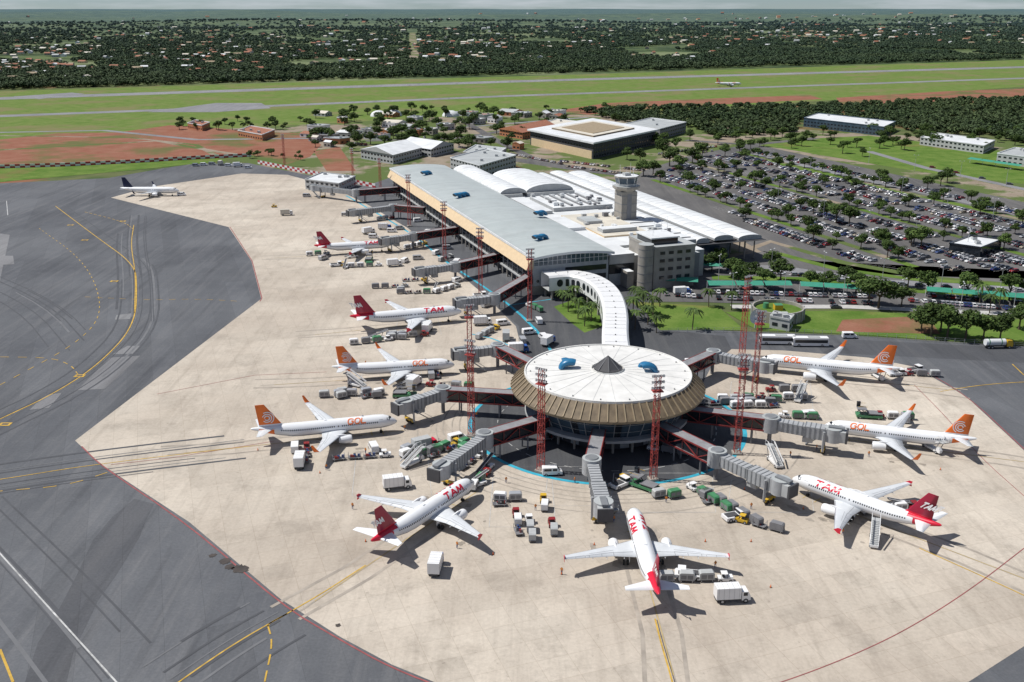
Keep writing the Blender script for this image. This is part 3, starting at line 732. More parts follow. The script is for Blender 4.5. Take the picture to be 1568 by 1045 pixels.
# near-end concrete office block with round stair tower
mb=MB()
mb.cyl((46,-8,0),(46,-8,19.0),3.1,3.1,'concrete_wall',24,True,'roof_grey')
for z in(3.5,7,10.5,14,17.0): mb.cyl((46,-8,z),(46,-8,z+.25),3.18,3.18,'mid_grey',24)
mb.box(49.3,68,-9,14,0,16.5,'concrete_wall','roof_grey')
mb.box(49.1,68.2,-9.2,14.2,16.5,17.6,'concrete_wall','roof_grey')
mb.box(50,62,-5,8,17.6,20.0,'glass_dark','roof_grey'); mb.box(49.5,62.5,-5.5,8.5,20.0,20.5,'roof_white')
for z in(4,7.5,11,14.2):
    for i in range(4): mb.box(52+i*3.9,54.2+i*3.9,-9.15,-9.0,z,z+1.3,'glass_dark')
    for i in range(5): mb.box(68,68.12,-7+i*4,-4.8+i*4,z,z+1.3,'glass_dark')
mb.box(68.2,72,-6,10,0,13,'mid_grey','roof_grey'); mb.box(40,43,-4,2,0,7,'concrete_wall','roof_white')
for x,y in((52,-2),(60,6),(66,12),(55,3)): mb.cyl((x,y,17),(x,y,25),.08,.05,'white_paint',6)
for i in range(8): x=U(51,66);y=U(9,13); mb.box(x,x+1.2,y,y+1,17.6,18.6,'panel_grey')
mb.obj('airport_office_block',(8,384,0),ROT)
# control tower
mb=MB()
mb.box(-4,4,-4,4,0,26,'concrete_wall','roof_grey')
for z in(16,20,24): mb.box(-4.06,4.06,-4.06,4.06,z,z+.35,'mid_grey')
mb.box(-1.2,1.2,-4.1,-4.0,13,25,'mid_grey')
def octo(r,z): return [(r*math.cos(math.pi/8+i*math.pi/4),r*math.sin(math.pi/8+i*math.pi/4),z) for i in range(8)]
mb.loft([octo(4.4,26),octo(6.6,27.6),octo(6.6,28.6)],'concrete_wall',False); mb.add(octo(6.6,28.6),[tuple(range(8))],'roof_grey')
mb.loft([octo(4.9,28.6),octo(4.9,29.8)],'panel_grey',False)
mb.loft([octo(4.8,29.8),octo(5.4,32.6)],'glass_blue',False); mb.loft([octo(5.9,32.6),octo(5.9,33.3)],'concrete_wall',False); mb.add(octo(5.9,33.3),[tuple(range(8))],'roof_white'); mb.add(octo(5.9,32.6),[tuple(range(8))],'roof_white')
for a,b in zip(octo(4.85,29.8),octo(5.45,32.6)): mb.beam(a,b,.18,.18,'white_paint')
for i in range(8):
    a=octo(6.5,28.6)[i];b=octo(6.5,28.6)[(i+1)%8]; mb.beam((a[0],a[1],29.6),(b[0],b[1],29.6),.07,.07,'white_paint'); mb.beam(a,(a[0],a[1],29.6),.07,.07,'white_paint')
mb.box(-1.5,1.5,-1.5,1.5,33.3,34.6,'panel_grey')
for x,y,h in((-3,1,38.5),(2.5,-2,37),(3,2,39),(0,0,36.5)): mb.cyl((x,y,33.3),(x,y,h),.1,.05,'white_paint',6)
tp=Vector((8-.337*70+.9415*74.6,384+.9415*70+.337*74.6,0))
mb.obj('control_tower',tp,ROT)

# curved connector
mb=MB()
path=[S(838,428,9.5),S(872,418,9.5),S(905,424,9.5),S(932,442,9.5),S(944,475,9.5),S(941,520,9.5)]
path[0]=Vector((13,379,0)); path.append(Vector((32,276,0)))
path=smoothpath([Vector((p.x,p.y,0)) for p in path],3)
secs=[]; hw=4.3
fr=[]
for i,p in enumerate(path):
    a=path[max(0,i-1)];b=path[min(len(path)-1,i+1)]; t=(b-a).normalized(); nn=Vector((-t.y,t.x,0)); fr.append((p,t,nn))
    secs.append([p+nn*x+Vector((0,0,z)) for x,z in((-hw,4),(-hw,9.3),(-hw+.7,10.0),(hw-.7,10.0),(hw,9.3),(hw,4))])
mb.loft(secs,lambda i,j:'white_paint' if j in(0,1,2,3,4) else 'panel_grey',False)
acc=0
for i in range(1,len(path)):
    acc+=(path[i]-path[i-1]).length
    if acc>3.8:
        acc=0; p,t,nn=fr[i]
        for s in(1,-1):
            c=p+nn*s*(hw+.06)+Vector((0,0,6.9))
            mb.add([c+t*1.3*math.cos(q)+Vector((0,0,1.5*math.sin(q))) for q in [2*math.pi*j/16 for j in range(16)]],[tuple(range(16))],'glass_dark')
        mb.beam(p-nn*3.4+Vector((0,0,10.03)),p+nn*3.4+Vector((0,0,10.03)),.12,.05,'panel_grey')
        mb.box(p.x-.2,p.x+.2,p.y-.2,p.y+.2,10,10.3,'mid_grey')
for i in range(4,len(path),6):
    p,t,nn=fr[i]
    for s in(1,-1): mb.cyl((p+nn*s*3.4),(p+nn*s*3.4+Vector((0,0,4.05))),.5,.5,'concrete_wall',10)
mb.obj('connector_walkway')

# ---------------------------------------------------------------- jet bridges
def jetbridge(a,b,c,zf=4.3):
    mb=MB(); A,B,C=(Vector((q.x,q.y,0)) for q in (a,b,c)); o=B.copy(); A-=o;C-=o;B=Vector((0,0,0))
    Z=lambda v,z:Vector((v.x,v.y,z))
    d=(B-A).normalized(); nn=Vector((-d.y,d.x,0)); L=(B-A).length
    mb.beam(Z(A,zf-.15),Z(B,zf-.15),3.3,.35,'mid_grey'); mb.beam(Z(A,zf+3.05),Z(B,zf+3.05),3.3,.3,'bridge_roof')
    mb.beam(Z(A,zf+1.45),Z(B,zf+1.45),2.6,2.9,'glass_dark')
    k=max(2,int(L/4.2))
    for s in(1,-1):
        for i in range(k):
            p=A.lerp(B,i/k)+nn*s*1.55;q=A.lerp(B,(i+1)/k)+nn*s*1.55
            mb.beam(Z(p,zf+(0 if i%2 else 2.9)),Z(q,zf+(2.9 if i%2 else 0)),.22,.22,'truss_red')
            mb.beam(Z(p,zf),Z(p,zf+2.9),.14,.14,'truss_red')
        mb.beam(Z(A+nn*s*1.68,zf+3.1),Z(B+nn*s*1.68,zf+3.1),.2,.34,'truss_red'); mb.beam(Z(A+nn*s*1.68,zf-.1),Z(B+nn*s*1.68,zf-.1),.2,.36,'truss_red')
    if L>14:
        for t in(.35,.8):
            p=A.lerp(B,t)
            for s in(1,-1): mb.beam(Z(p+nn*s*1.2,0),Z(p+nn*s*1.2,zf),.4,.4,'mid_grey')
    mb.cyl((0,0,zf-.5),(0,0,zf+3.5),2.3,2.3,'bridge_grey',18,True,'roof_grey'); mb.cyl((0,0,0),(0,0,zf-.5),.55,.55,'mid_grey',10); mb.cyl((0,0,zf+3.5),(0,0,zf+3.75),1.7,1.5,'bridge_rib',16)
    e=(C-B).normalized(); m=Vector((-e.y,e.x,0)); Lc=(C-B).length; zc=zf-.3
    def tun(p,q,w,h,z0,z1):
        mb.beam(Z(p,z0),Z(q,z1),w,h,'bridge_grey')
        n_=int((q-p).length/1.1)
        for i in range(n_+1):
            t=i/max(1,n_); P_=p.lerp(q,t); z=z0+(z1-z0)*t
            for s in(1,-1): mb.beam(Z(P_+m*s*(w/2+.04),z-h/2+.1),Z(P_+m*s*(w/2+.04),z+h/2-.1),.28,.1,'bridge_rib',up=tuple(m))
            mb.beam(Z(P_-m*(w/2-.05),z+h/2+.05),Z(P_+m*(w/2-.05),z+h/2+.05),.22,.1,'bridge_rib')
    mid=B+e*Lc*.52
    tun(B+e*2,mid,2.7,2.7,zf+1.5,zc+1.5); tun(mid-e*.5,C-e*3,3.3,3.2,zc+1.5,zc+1.4)
    mb.cyl(Z(C-e*2.2,zc-.4),Z(C-e*2.2,zc+3.2),2.2,2.2,'bridge_grey',14,True,'roof_grey')
    mb.beam(Z(C-e*1.5,zc+1.35),Z(C+e*.9,zc+1.35),3.2,2.9,'panel_grey'); mb.beam(Z(C+e*.9,zc+1.35),Z(C+e*1.4,zc+1.35),3.5,3.1,'dark_grey')
    mb.beam(Z(C-e*3.5,zc+3.35),Z(C+e*.5,zc+3.35),1.4,.5,'bridge_rib')
    p=B+e*Lc*.76
    for s in(1,-1):
        mb.beam(Z(p+m*s*2.0,.9),Z(p+m*s*2.0,zc+2.4),.5,.5,'bridge_grey')
        mb.cyl(Z(p+m*s*1.0-m*.3,.6),Z(p+m*s*1.0+m*.3,.6),.6,.6,'rubber',12)
    mb.beam(Z(p-m*2,zc-.5),Z(p+m*2,zc-.5),.6,.6,'bridge_grey'); mb.beam(Z(p-m*2,1.0),Z(p+m*2,1.0),.8,.5,'yellow_paint')
    q=C-e*4+m*3.2
    mb.beam(Z(q-e*5,0.2),Z(q,zc),1.0,.25,'bridge_rib')
    for s in(.5,-.5): mb.beam(Z(q-e*5+m*s,1.2),Z(q+m*s,zc+1),.08,.08,'bridge_grey')
    mb.beam(Z(q-m*1.6,zc),Z(q+m*.5,zc),1.2,.15,'bridge_rib')
    mb.beam(Z(mid-e*1,zf-1.4),Z(mid+e*1.6,zf-1.4),1.6,1.2,'panel_grey')
    mb.obj('jet_bridge',(o.x,o.y,.05))
zf=6.0
J=lambda u,v:S(u,v,zf)
def sat(u,v):
    p=S(u,v,zf); d=Vector((p.x-SX,p.y-SY,0)).normalized(); return Vector((SX,SY,0))+d*21
for (s0,b,c) in [((820,640),(742,672),(668,722)),((918,655),(906,712),(926,782)),((1020,648),(1098,700),(1208,746)),
                 ((1072,618),(1180,648),(1290,664)),((1050,560),(1092,545),(1182,560)),((785,600),(678,602),(610,622)),((815,555),(762,535),(698,540))]:
    jetbridge(sat(*b),J(*b),J(*c))
for a,b,c in [((812,425),(757,457),(700,462)),((768,392),(697,408),(637,415)),((700,352),(632,362),(585,368)),((650,322),(602,318),(535,325)),((612,290),(545,295),(478,286))]:
    jetbridge(J(*a),J(*b),J(*c))

# ---------------------------------------------------------------- lighting masts
def mast_mesh(h=27):
    mb=MB(); w=.72; n=int(h/1.8)
    for sx in(1,-1):
        for sy in(1,-1): mb.beam((sx*w,sy*w,0),(sx*w*.75,sy*w*.75,h),.13,.13,'mast_red')
    for i in range(n):
        z=i*h/n; z2=(i+1)*h/n
        c=[(w,w),(-w,w),(-w,-w),(w,-w)]
        for j in range(4):
            a=c[j];b=c[(j+1)%4]
            mb.beam((a[0],a[1],z),(b[0],b[1],z),.07,.07,'mast_red')
            if (i+j)%2: a,b=b,a
            mb.beam((a[0],a[1],z),(b[0],b[1],z2),.07,.07,'mast_red')
    mb.box(-1.2,1.2,-1.2,1.2,0,.5,'concrete_wall')
    for z in(h-3,h-1.5,h):
        mb.beam((-1.5,0,z),(1.5,0,z),.14,.14,'mast_red')
        for x in(-1.3,-.65,0,.65,1.3):
            mb.box(x-.24,x+.24,-.55,-.1,z-.25,z+.3,'mid_grey'); mb.box(x-.2,x+.2,-.6,-.55,z-.2,z+.25,'white_paint')
    mb.box(-1.3,1.3,-1,1,h-3.9,h-3.75,'mast_red')
    return mb.mesh('light_mast')
MM=mast_mesh()
for i,(u,v) in enumerate([(828,722),(1000,735),(722,668),(720,600),(736,452),(681,400),(627,347),(811,492),(583,300),(1128,695),(1154,612),(1136,545),(541,282),(436,255)]):
    p=S(u,v); put(MM,'light_mast',(p.x,p.y,.05),random.uniform(-.6,.6),1.0 if v>300 else .85)

# ---------------------------------------------------------------- vehicles
def wheels(mb,xs,y,r=.33,w=.24):
    for x in xs:
        for s in(1,-1): mb.cyl((x,s*y-w/2,r),(x,s*y+w/2,r),r,r,'rubber',10); mb.cyl((x,s*(y+w/2)-.01,r),(x,s*(y+w/2)+.01,r),r*.55,r*.55,'car_silver',8)
def car_mesh(col,hatch=False):
    mb=MB(); b='car_'+col; tail=-2.15 if not hatch else -1.95
    mb.prism_y([(tail,.3),(tail-.05,.75),(tail+.1,.95),(.95,.93),(1.95,.78),(2.1,.6),(2.1,.3)],-.84,.84,b)
    r0,r1=(-1.05,.35) if not hatch else (-1.5,.35)
    lo=[(r0-.65 if not hatch else -1.85,.945),(1.05,.925)]; w0,w1=.78,.62
    v=[(lo[0][0],-w0,.94),(lo[1][0],-w0,.93),(lo[1][0],w0,.93),(lo[0][0],w0,.94),(r0,-w1,1.43),(r1,-w1,1.43),(r1,w1,1.43),(r0,w1,1.43)]
    mb.add(v,[(0,1,5,4),(1,2,6,5),(2,3,7,6),(3,0,4,7)],'glass_dark')
    mb.box(r0-.03,r1+.03,-w1-.02,w1+.02,1.43,1.47,b)
    for s in(1,-1):
        for x0,x1 in((lo[0][0],r0),(lo[1][0],r1),(-.25,-.3)): mb.beam((x0,s*w0,.95),(x1,s*w1,1.44),.09,.06,b)
        mb.box(2.04,2.11,s*.6-.17,s*.6+.17,.6,.74,'white_paint'); mb.box(tail-.07,tail,s*.62-.14,s*.62+.14,.68,.85,'livery_red')
        mb.box(.65,.85,s*.92-.1,s*.92+.08,.92,1.05,b)
    wheels(mb,(-1.3,1.3),.76); mb.box(-2,2,-.78,.78,.2,.34,'rubber')
    return mb.mesh('car')
CARS=[car_mesh(c,h) for c,h in (('white',0),('white',1),('silver',0),('silver',1),('silver',0),('black',0),('black',1),('grey',0),('grey',1),('red',1),('blue',0),('beige',1),('white',0),('black',0),('silver',1),('grey',0),('white',1))]
def van(c='white_paint'):
    mb=MB(); mb.prism_y([(-2.4,.35),(-2.4,2.0),(-2.2,2.15),(1.2,2.15),(1.9,1.25),(2.5,1.05),(2.55,.35)],-.95,.95,c)
    mb.add([(1.31,-.85,2.12),(1.31,.85,2.12),(1.91,.85,1.36),(1.91,-.85,1.36)],[(0,1,2,3)],'glass_dark')
    for s in(1,-1):
        mb.box(-2.0,-.2,s*.96-.01,s*.96+.01,1.3,1.9,'glass_dark'); mb.box(.1,1.2,s*.96-.01,s*.96+.01,1.3,1.9,'glass_dark')
    wheels(mb,(-1.5,1.6),.85,.36); return mb.mesh('van')
def boxtruck(c='white_paint',cab='white_paint'):
    mb=MB(); mb.box(-3.6,1.2,-1.2,1.2,1.0,3.4,c); mb.prism_y([(1.4,.6),(1.4,2.5),(2.6,2.5),(3.1,1.6),(3.15,.6)],-1.1,1.1,cab)
    mb.add([(2.67,-.95,2.45),(2.67,.95,2.45),(3.12,.95,1.65),(3.12,-.95,1.65)],[(0,1,2,3)],'glass_dark')
    for s in(1,-1): mb.box(1.7,2.5,s*1.11-.01,s*1.11+.01,1.6,2.3,'glass_dark')
    for i in range(5): mb.box(-3.2+i,-3.15+i,-1.22,1.22,1.0,3.42,'panel_grey')
    mb.box(-3.6,3,-.7,.7,.6,.95,'dark_grey'); wheels(mb,(-2.4,2.2),1.0,.5,.3); return mb.mesh('box_truck')
def tractor(c='white_paint'):
    mb=MB(); mb.box(-1.5,1.5,-.75,.75,.35,.95,c); mb.box(.5,1.45,-.65,.65,.95,1.2,c); mb.box(-.9,.4,-.7,.7,1.85,1.95,c)
    for x in(-.85,.35):
        for s in(.65,-.65): mb.beam((x,s,.95),(x,s,1.85),.07,.07,'dark_grey')
    mb.box(-.6,-.1,-.5,.5,.95,1.25,'dark_grey'); mb.box(-.6,-.5,-.5,.5,1.2,1.6,'dark_grey'); wheels(mb,(-1,1),.68,.36); return mb.mesh('baggage_tractor')
def dolly(c='white_paint',load=True):
    mb=MB(); mb.box(-1.6,1.6,-.8,.8,.5,.62,'mid_grey')
    if load: mb.prism_y([(-1.5,.62),(-1.5,1.9),(-1.2,2.15),(1.2,2.15),(1.5,1.9),(1.5,.62)],-.78,.78,c); mb.box(-1.2,-.1,-.8,.8,.8,1.7,'mid_grey'); mb.box(.1,1.2,-.8,.8,.8,1.7,'mid_grey')
    else:
        for x in(-1.55,1.55):
            for z in(.9,1.3,1.6): mb.beam((x,-.8,z),(x,.8,z),.05,.05,'mid_grey')
            for s in(-.8,.8): mb.beam((x,s,.6),(x,s,1.65),.06,.06,'mid_grey')
        for i in range(6):
            x=U(-1.2,.8);y=U(-.6,.2); mb.box(x,x+.6,y,y+.4,.62,.62+U(.3,.8),random.choice(['car_black','car_blue','car_red','car_grey']))
    mb.beam((1.6,0,.5),(2.4,0,.4),.08,.08,'mid_grey'); wheels(mb,(-1.1,1.1),.6,.25,.15); return mb.mesh('baggage_cart')
def beltloader():
    mb=MB(); mb.box(-2.6,2.4,-1.0,.2,.4,1.0,'white_paint'); mb.beam((-3.6,.45,.8),(3.9,.45,2.9),.9,.25,'dark_grey')
    for s in(0,.9): mb.beam((-3.6,s,.95),(3.9,s,3.05),.08,.15,'white_paint')
    mb.beam((1.5,.45,.6),(2.2,.45,2.3),.15,.15,'mid_grey'); mb.box(-.8,.2,-.9,-.1,1.0,1.3,'dark_grey'); mb.beam((-.8,-.5,1.3),(-.8,-.5,1.7),.6,.1,'dark_grey')
    wheels(mb,(-1.8,1.7),.9,.4); return mb.mesh('belt_loader')
def stairs():
    mb=MB(); mb.box(-3.5,2.5,-.9,.9,.45,.95,'white_paint'); mb.prism_y([(2.0,.6),(2.0,1.9),(2.9,1.9),(3.3,1.3),(3.3,.6)],-.9,-.1,'white_paint')
    for i in range(14):
        x=-3.4+i*.42; mb.box(x,x+.42,-.75,.75,.8+i*.2,1.0+i*.2,'panel_grey')
    mb.box(2.4,4.0,-.9,.9,3.55,3.75,'panel_grey')
    for s in(.85,-.85):
        mb.beam((-3.4,s,1.9),(2.5,s,4.8),.08,.5,'white_paint'); mb.beam((2.5,s,4.8),(4,s,4.8),.08,.08,'white_paint'); mb.beam((-3.4,s,.8),(2.5,s,3.5),.1,.3,'white_paint')
        for x in(2.5,4): mb.beam((x,s,3.7),(x,s,4.8),.07,.07,'white_paint')
        mb.beam((1.6,s,.9),(2.8,s,3.6),.15,.15,'mid_grey')
    wheels(mb,(-2.5,2.0),.85,.42); return mb.mesh('passenger_stairs')
def fuel():
    mb=MB(); mb.cyl((-5.2,0,2.05),(1.6,0,2.05),1.15,1.15,'roof_white',18); mb.cyl((-4.2,0,2.07),(-3.9,0,2.07),1.18,1.18,'green_paint',18); mb.cyl((0,0,2.07),(.3,0,2.07),1.18,1.18,'green_paint',18)
    mb.box(-5.2,3.8,-.8,.8,.7,1.0,'dark_grey'); mb.prism_y([(2.0,.7),(2.0,2.9),(3.6,2.9),(4.0,1.8),(4.0,.7)],-1.15,1.15,'yellow_paint'); mb.add([(3.66,-1,2.8),(3.66,1,2.8),(4.02,1,1.85),(4.02,-1,1.85)],[(0,1,2,3)],'glass_dark')
    wheels(mb,(-4.2,-3,2.9),1.0,.5,.3); return mb.mesh('fuel_truck')
def loader():
    mb=MB(); mb.box(-3.5,3.5,-1.5,1.5,.5,1.1,'green_paint'); mb.box(-3.4,.5,-1.4,1.4,1.5,1.7,'mid_grey'); mb.box(.8,3.4,-1.4,1.4,2.6,2.8,'mid_grey')
    for s in(1,-1): mb.beam((-3,s*1.3,1.1),(.4,s*1.3,1.6),.12,.12,'dark_grey'); mb.beam((.8,s*1.3,1.0),(3.2,s*1.3,2.6),.15,.15,'dark_grey'); mb.beam((3.2,s*1.3,1.0),(.8,s*1.3,2.6),.15,.15,'dark_grey'); mb.beam((.8,s*1.5,3.7),(3.4,s*1.5,3.7),.06,.06,'yellow_paint')
    mb.box(2.4,3.4,-1.5,-.8,2.8,4.2,'glass_dark'); wheels(mb,(-2.5,2.5),1.3,.45,.3); return mb.mesh('container_loader')
def bus():
    mb=MB(); mb.prism_y([(-6,.4),(-6,3.0),(-5.8,3.15),(5.7,3.15),(6,2.8),(6,.4)],-1.3,1.3,'white_paint')
    for s in(1,-1): mb.box(-5.6,5.4,s*1.31-.01,s*1.31+.01,1.4,2.5,'glass_dark')
    mb.box(6.0,6.03,-1.15,1.15,1.3,2.7,'glass_dark'); mb.box(-3,1,-.7,.7,3.15,3.4,'panel_grey'); wheels(mb,(-3.8,4),1.15,.5,.3); return mb.mesh('apron_bus')
def tug():
    mb=MB(); mb.prism_y([(-2.8,.4),(-2.8,1.2),(2.6,1.2),(2.9,.9),(2.9,.4)],-1.3,1.3,'white_paint'); mb.box(.8,2.2,-1.0,1.0,1.2,2.0,'glass_dark'); mb.box(.7,2.3,-1.1,1.1,2.0,2.12,'white_paint'); mb.box(-2.4,.4,-.9,.9,1.2,1.35,'dark_grey'); wheels(mb,(-1.8,1.8),1.15,.5,.35); return mb.mesh('pushback_tug')
V={'van':[van(),van(),van('car_silver')],'box_truck':[boxtruck(),boxtruck('roof_cream'),boxtruck(),boxtruck('white_paint','blue_paint'),boxtruck('panel_grey','livery_red')],'baggage_tractor':[tractor(),tractor('yellow_paint'),tractor('panel_grey'),tractor('car_red')],
 'baggage_cart':[dolly(),dolly('panel_grey'),dolly('white_paint',False),dolly('white_paint',False),dolly('mid_grey'),dolly('car_silver'),dolly('green_paint')],
 'belt_loader':[beltloader()],'passenger_stairs':[stairs()],'fuel_truck':[fuel()],'container_loader':[loader()],'apron_bus':[bus()],'pushback_tug':[tug()]}
def veh(t,u,v,ang=None,z=.05):
    p=S(u,v); a=math.radians(ang) if ang is not None else random.choice([0,90,180,270])*math.pi/180+ROT+U(-.4,.4)
    put(random.choice(V[t]),t,(p.x,p.y,z),a)
def train(u,v,ang,n):
    p=S(u,v); a=math.radians(ang); d=Vector((math.cos(a),math.sin(a),0))
    put(random.choice(V['baggage_tractor']),'baggage_tractor',(p.x,p.y,.05),a)
    me=random.choice(V['baggage_cart'])
    for i in range(n):
        q=p-d*(3.9+i*4.0); put(random.choice(V['baggage_cart']) if R()<.3 else me,'baggage_cart',(q.x+U(-.2,.2),q.y+U(-.2,.2),.05),a+U(-.12,.12))
for t,u,v,a in [('box_truck',460,712,95),('van',452,690,100),('box_truck',610,748,15),('passenger_stairs',632,712,50),('box_truck',668,872,85),('van',845,727,5),('box_truck',652,688,30),('van',572,690,110),
 ('box_truck',1122,920,5),('pushback_tug',1055,885,170),('belt_loader',745,720,60),('container_loader',986,748,140),('pushback_tug',950,745,40),('belt_loader',620,595,20),
 ('box_truck',635,592,70),('van',660,578,100),('container_loader',620,608,0),('passenger_stairs',545,592,150),('belt_loader',578,520,20),('box_truck',655,508,80),('van',770,498,20),('box_truck',775,520,90),('box_truck',740,498,10),
 ('van',825,495,100),('van',832,520,110),('box_truck',840,528,60),('van',810,512,20),('van',800,525,100),('box_truck',795,540,10),('passenger_stairs',1225,612,60),('container_loader',1330,640,170),('van',1240,640,10),('van',1385,645,80),
 ('passenger_stairs',1345,580,280),('passenger_stairs',1428,690,290),('passenger_stairs',1338,830,70),('pushback_tug',1372,575,10),('box_truck',1180,655,0),('apron_bus',1240,530,178),('apron_bus',1190,527,178),('fuel_truck',1530,533,3),('van',1300,518,0),
 ('container_loader',565,400,90),('box_truck',605,408,20),('van',620,402,70),('pushback_tug',515,408,20),('belt_loader',530,410,90),('van',495,398,60),('box_truck',565,358,40),('van',600,356,0),('van',612,352,20),('van',700,675,30),
 ('pushback_tug',735,455,10),('belt_loader',668,447,80),('van',685,382,10),('van',640,398,10),('box_truck',590,352,0),('van',572,365,0),('pushback_tug',1125,795,20),('passenger_stairs',1185,710,100),('belt_loader',1380,778,190),('pushback_tug',1400,570,20),
 ('van',300,255,0),('van',312,254,10),('van',325,253,0),('box_truck',338,253,90),('van',350,255,0),('box_truck',365,256,20),('van',380,258,0),('van',278,300,0),('baggage_tractor',420,318,0),('van',470,302,0),('box_truck',440,330,10),
 ('van',640,340,20),('box_truck',655,362,80),('van',668,390,60),('van',700,432,50),('van',745,470,50),('belt_loader',730,745,40),('van',1060,560,0),('van',1108,640,60),
 ('van',870,670,30),('baggage_tractor',905,680,0),('van',815,655,60),('van',640,420,10),('box_truck',700,408,80),('belt_loader',540,395,30),('van',1050,448,0),('box_truck',1045,452,10)]:
    veh(t,u,v,a)
for a in [(700,682,40,2),(590,700,10,3),(745,728,70,2),(1060,750,120,3),(1085,760,120,4),(1135,800,150,2),(790,790,95,2),(810,800,95,2),(845,805,95,1),(832,768,90,1),(1110,890,0,3),(1125,612,170,3),(1165,612,180,3),(1200,640,170,2),
          (560,605,10,3),(660,592,170,3),(595,522,20,3),(650,515,10,3),(620,440,10,3),(580,408,10,3),(525,408,170,2),(690,395,60,2),(500,390,20,2),(955,738,40,2),(1400,780,10,3),(1345,640,170,2),(760,505,60,3),(700,440,50,3),(650,375,50,3),
          (1180,600,180,2),(1390,575,170,2),(560,330,10,3),(600,335,40,2),(470,688,100,2),(665,565,100,2),(650,430,10,2),(810,470,120,2),(1150,655,170,2),(735,700,60,2),(880,668,20,2),(1000,690,160,2)]:
    train(*a)
for (u,v,n,a) in [(1120,620,5,0),(1165,625,4,0),(560,610,4,20),(655,700,3,40),(700,690,3,40),(640,450,4,10),(1060,770,4,30),(790,775,2,0),(625,520,3,0)]:
    p=S(u,v)
    for i in range(n):
        for j in range(2):
            if R()<.75: put(random.choice(V['baggage_cart']),'baggage_cart',(p.x+(i-n/2)*3.6+U(-.3,.3),p.y+j*2.6+U(-.3,.3),.05),math.radians(a)+U(-.2,.2))

# ---------------------------------------------------------------- ground crew (one continuous skinned body)
def crew():
    me=bpy.data.meshes.new('w'); pts=[(0,0,.95),(0,0,1.2),(0,0,1.42),(0,0,1.52),(0,0,1.68),(0,.1,.9),(.05,.12,.5),(0,.12,.08),(.14,.12,.04),(0,-.1,.9),(-.08,-.12,.5),(-.15,-.12,.08),(0,-.12,.04),(0,.2,1.4),(.05,.27,1.13),(.15,.26,.9),(0,-.2,1.4),(-.05,-.27,1.13),(.1,-.26,.92)]
    ed=[(0,1),(1,2),(2,3),(3,4),(0,5),(5,6),(6,7),(7,8),(0,9),(9,10),(10,11),(11,12),(2,13),(13,14),(14,15),(2,16),(16,17),(17,18)]
    rad=[.15,.14,.15,.06,.11,.1,.07,.05,.04,.1,.07,.05,.04,.07,.05,.035,.07,.05,.035]
    me.from_pydata(pts,ed,[]); o=bpy.data.objects.new('w',me); root.objects.link(o)
    md=o.modifiers.new('s','SKIN')
    for i,r in enumerate(rad): me.skin_vertices[0].data[i].radius=(r,r)
    me.skin_vertices[0].data[0].use_root=True
    o.modifiers.new('b','SUBSURF').levels=1
    bpy.context.view_layer.update(); dg=bpy.context.evaluated_depsgraph_get()
    nm=bpy.data.meshes.new_from_object(o.evaluated_get(dg)); bpy.data.objects.remove(o)
    nm.materials.clear()
    for k in('hivis','car_blue','skin_tone'): nm.materials.append(M[k])
    for p in nm.polygons:
        z=p.center.z; p.material_index=2 if (z>1.52 or (abs(p.center.y)>.22 and z<1.0)) else (0 if z>.95 else 1)
    return nm
try:
    CM=crew()
    for u,v in [(700,840),(690,760),(560,695),(940,800),(1040,850),(820,782),(1095,870),(1150,780),(1210,700),(1290,820),(620,660),(730,640),(560,560),(1250,690),(775,740),(880,740),(1020,770),(500,720),(640,560),(600,480),(1330,700),(860,880),(1180,640),(540,780)]:
        p=S(u,v); put(CM,'ground_crew_worker',(p.x,p.y,.05),U(0,6))
except Exception as ex: print('crew',ex)
mb=MB(); mb.box(-.2,.2,-.2,.2,0,.05,'rubber'); mb.cyl((0,0,.05),(0,0,.7),.15,.03,'livery_orange',8); cm=mb.mesh('traffic_cone')
for u,v in [(860,880),(755,850),(540,775),(836,770),(910,835),(1150,830),(1140,750),(560,830),(1080,830),(395,690),(490,725),(1290,790),(1230,780),(1440,720),(1180,900)]: p=S(u,v); put(cm,'traffic_cone',(p.x,p.y,.05))

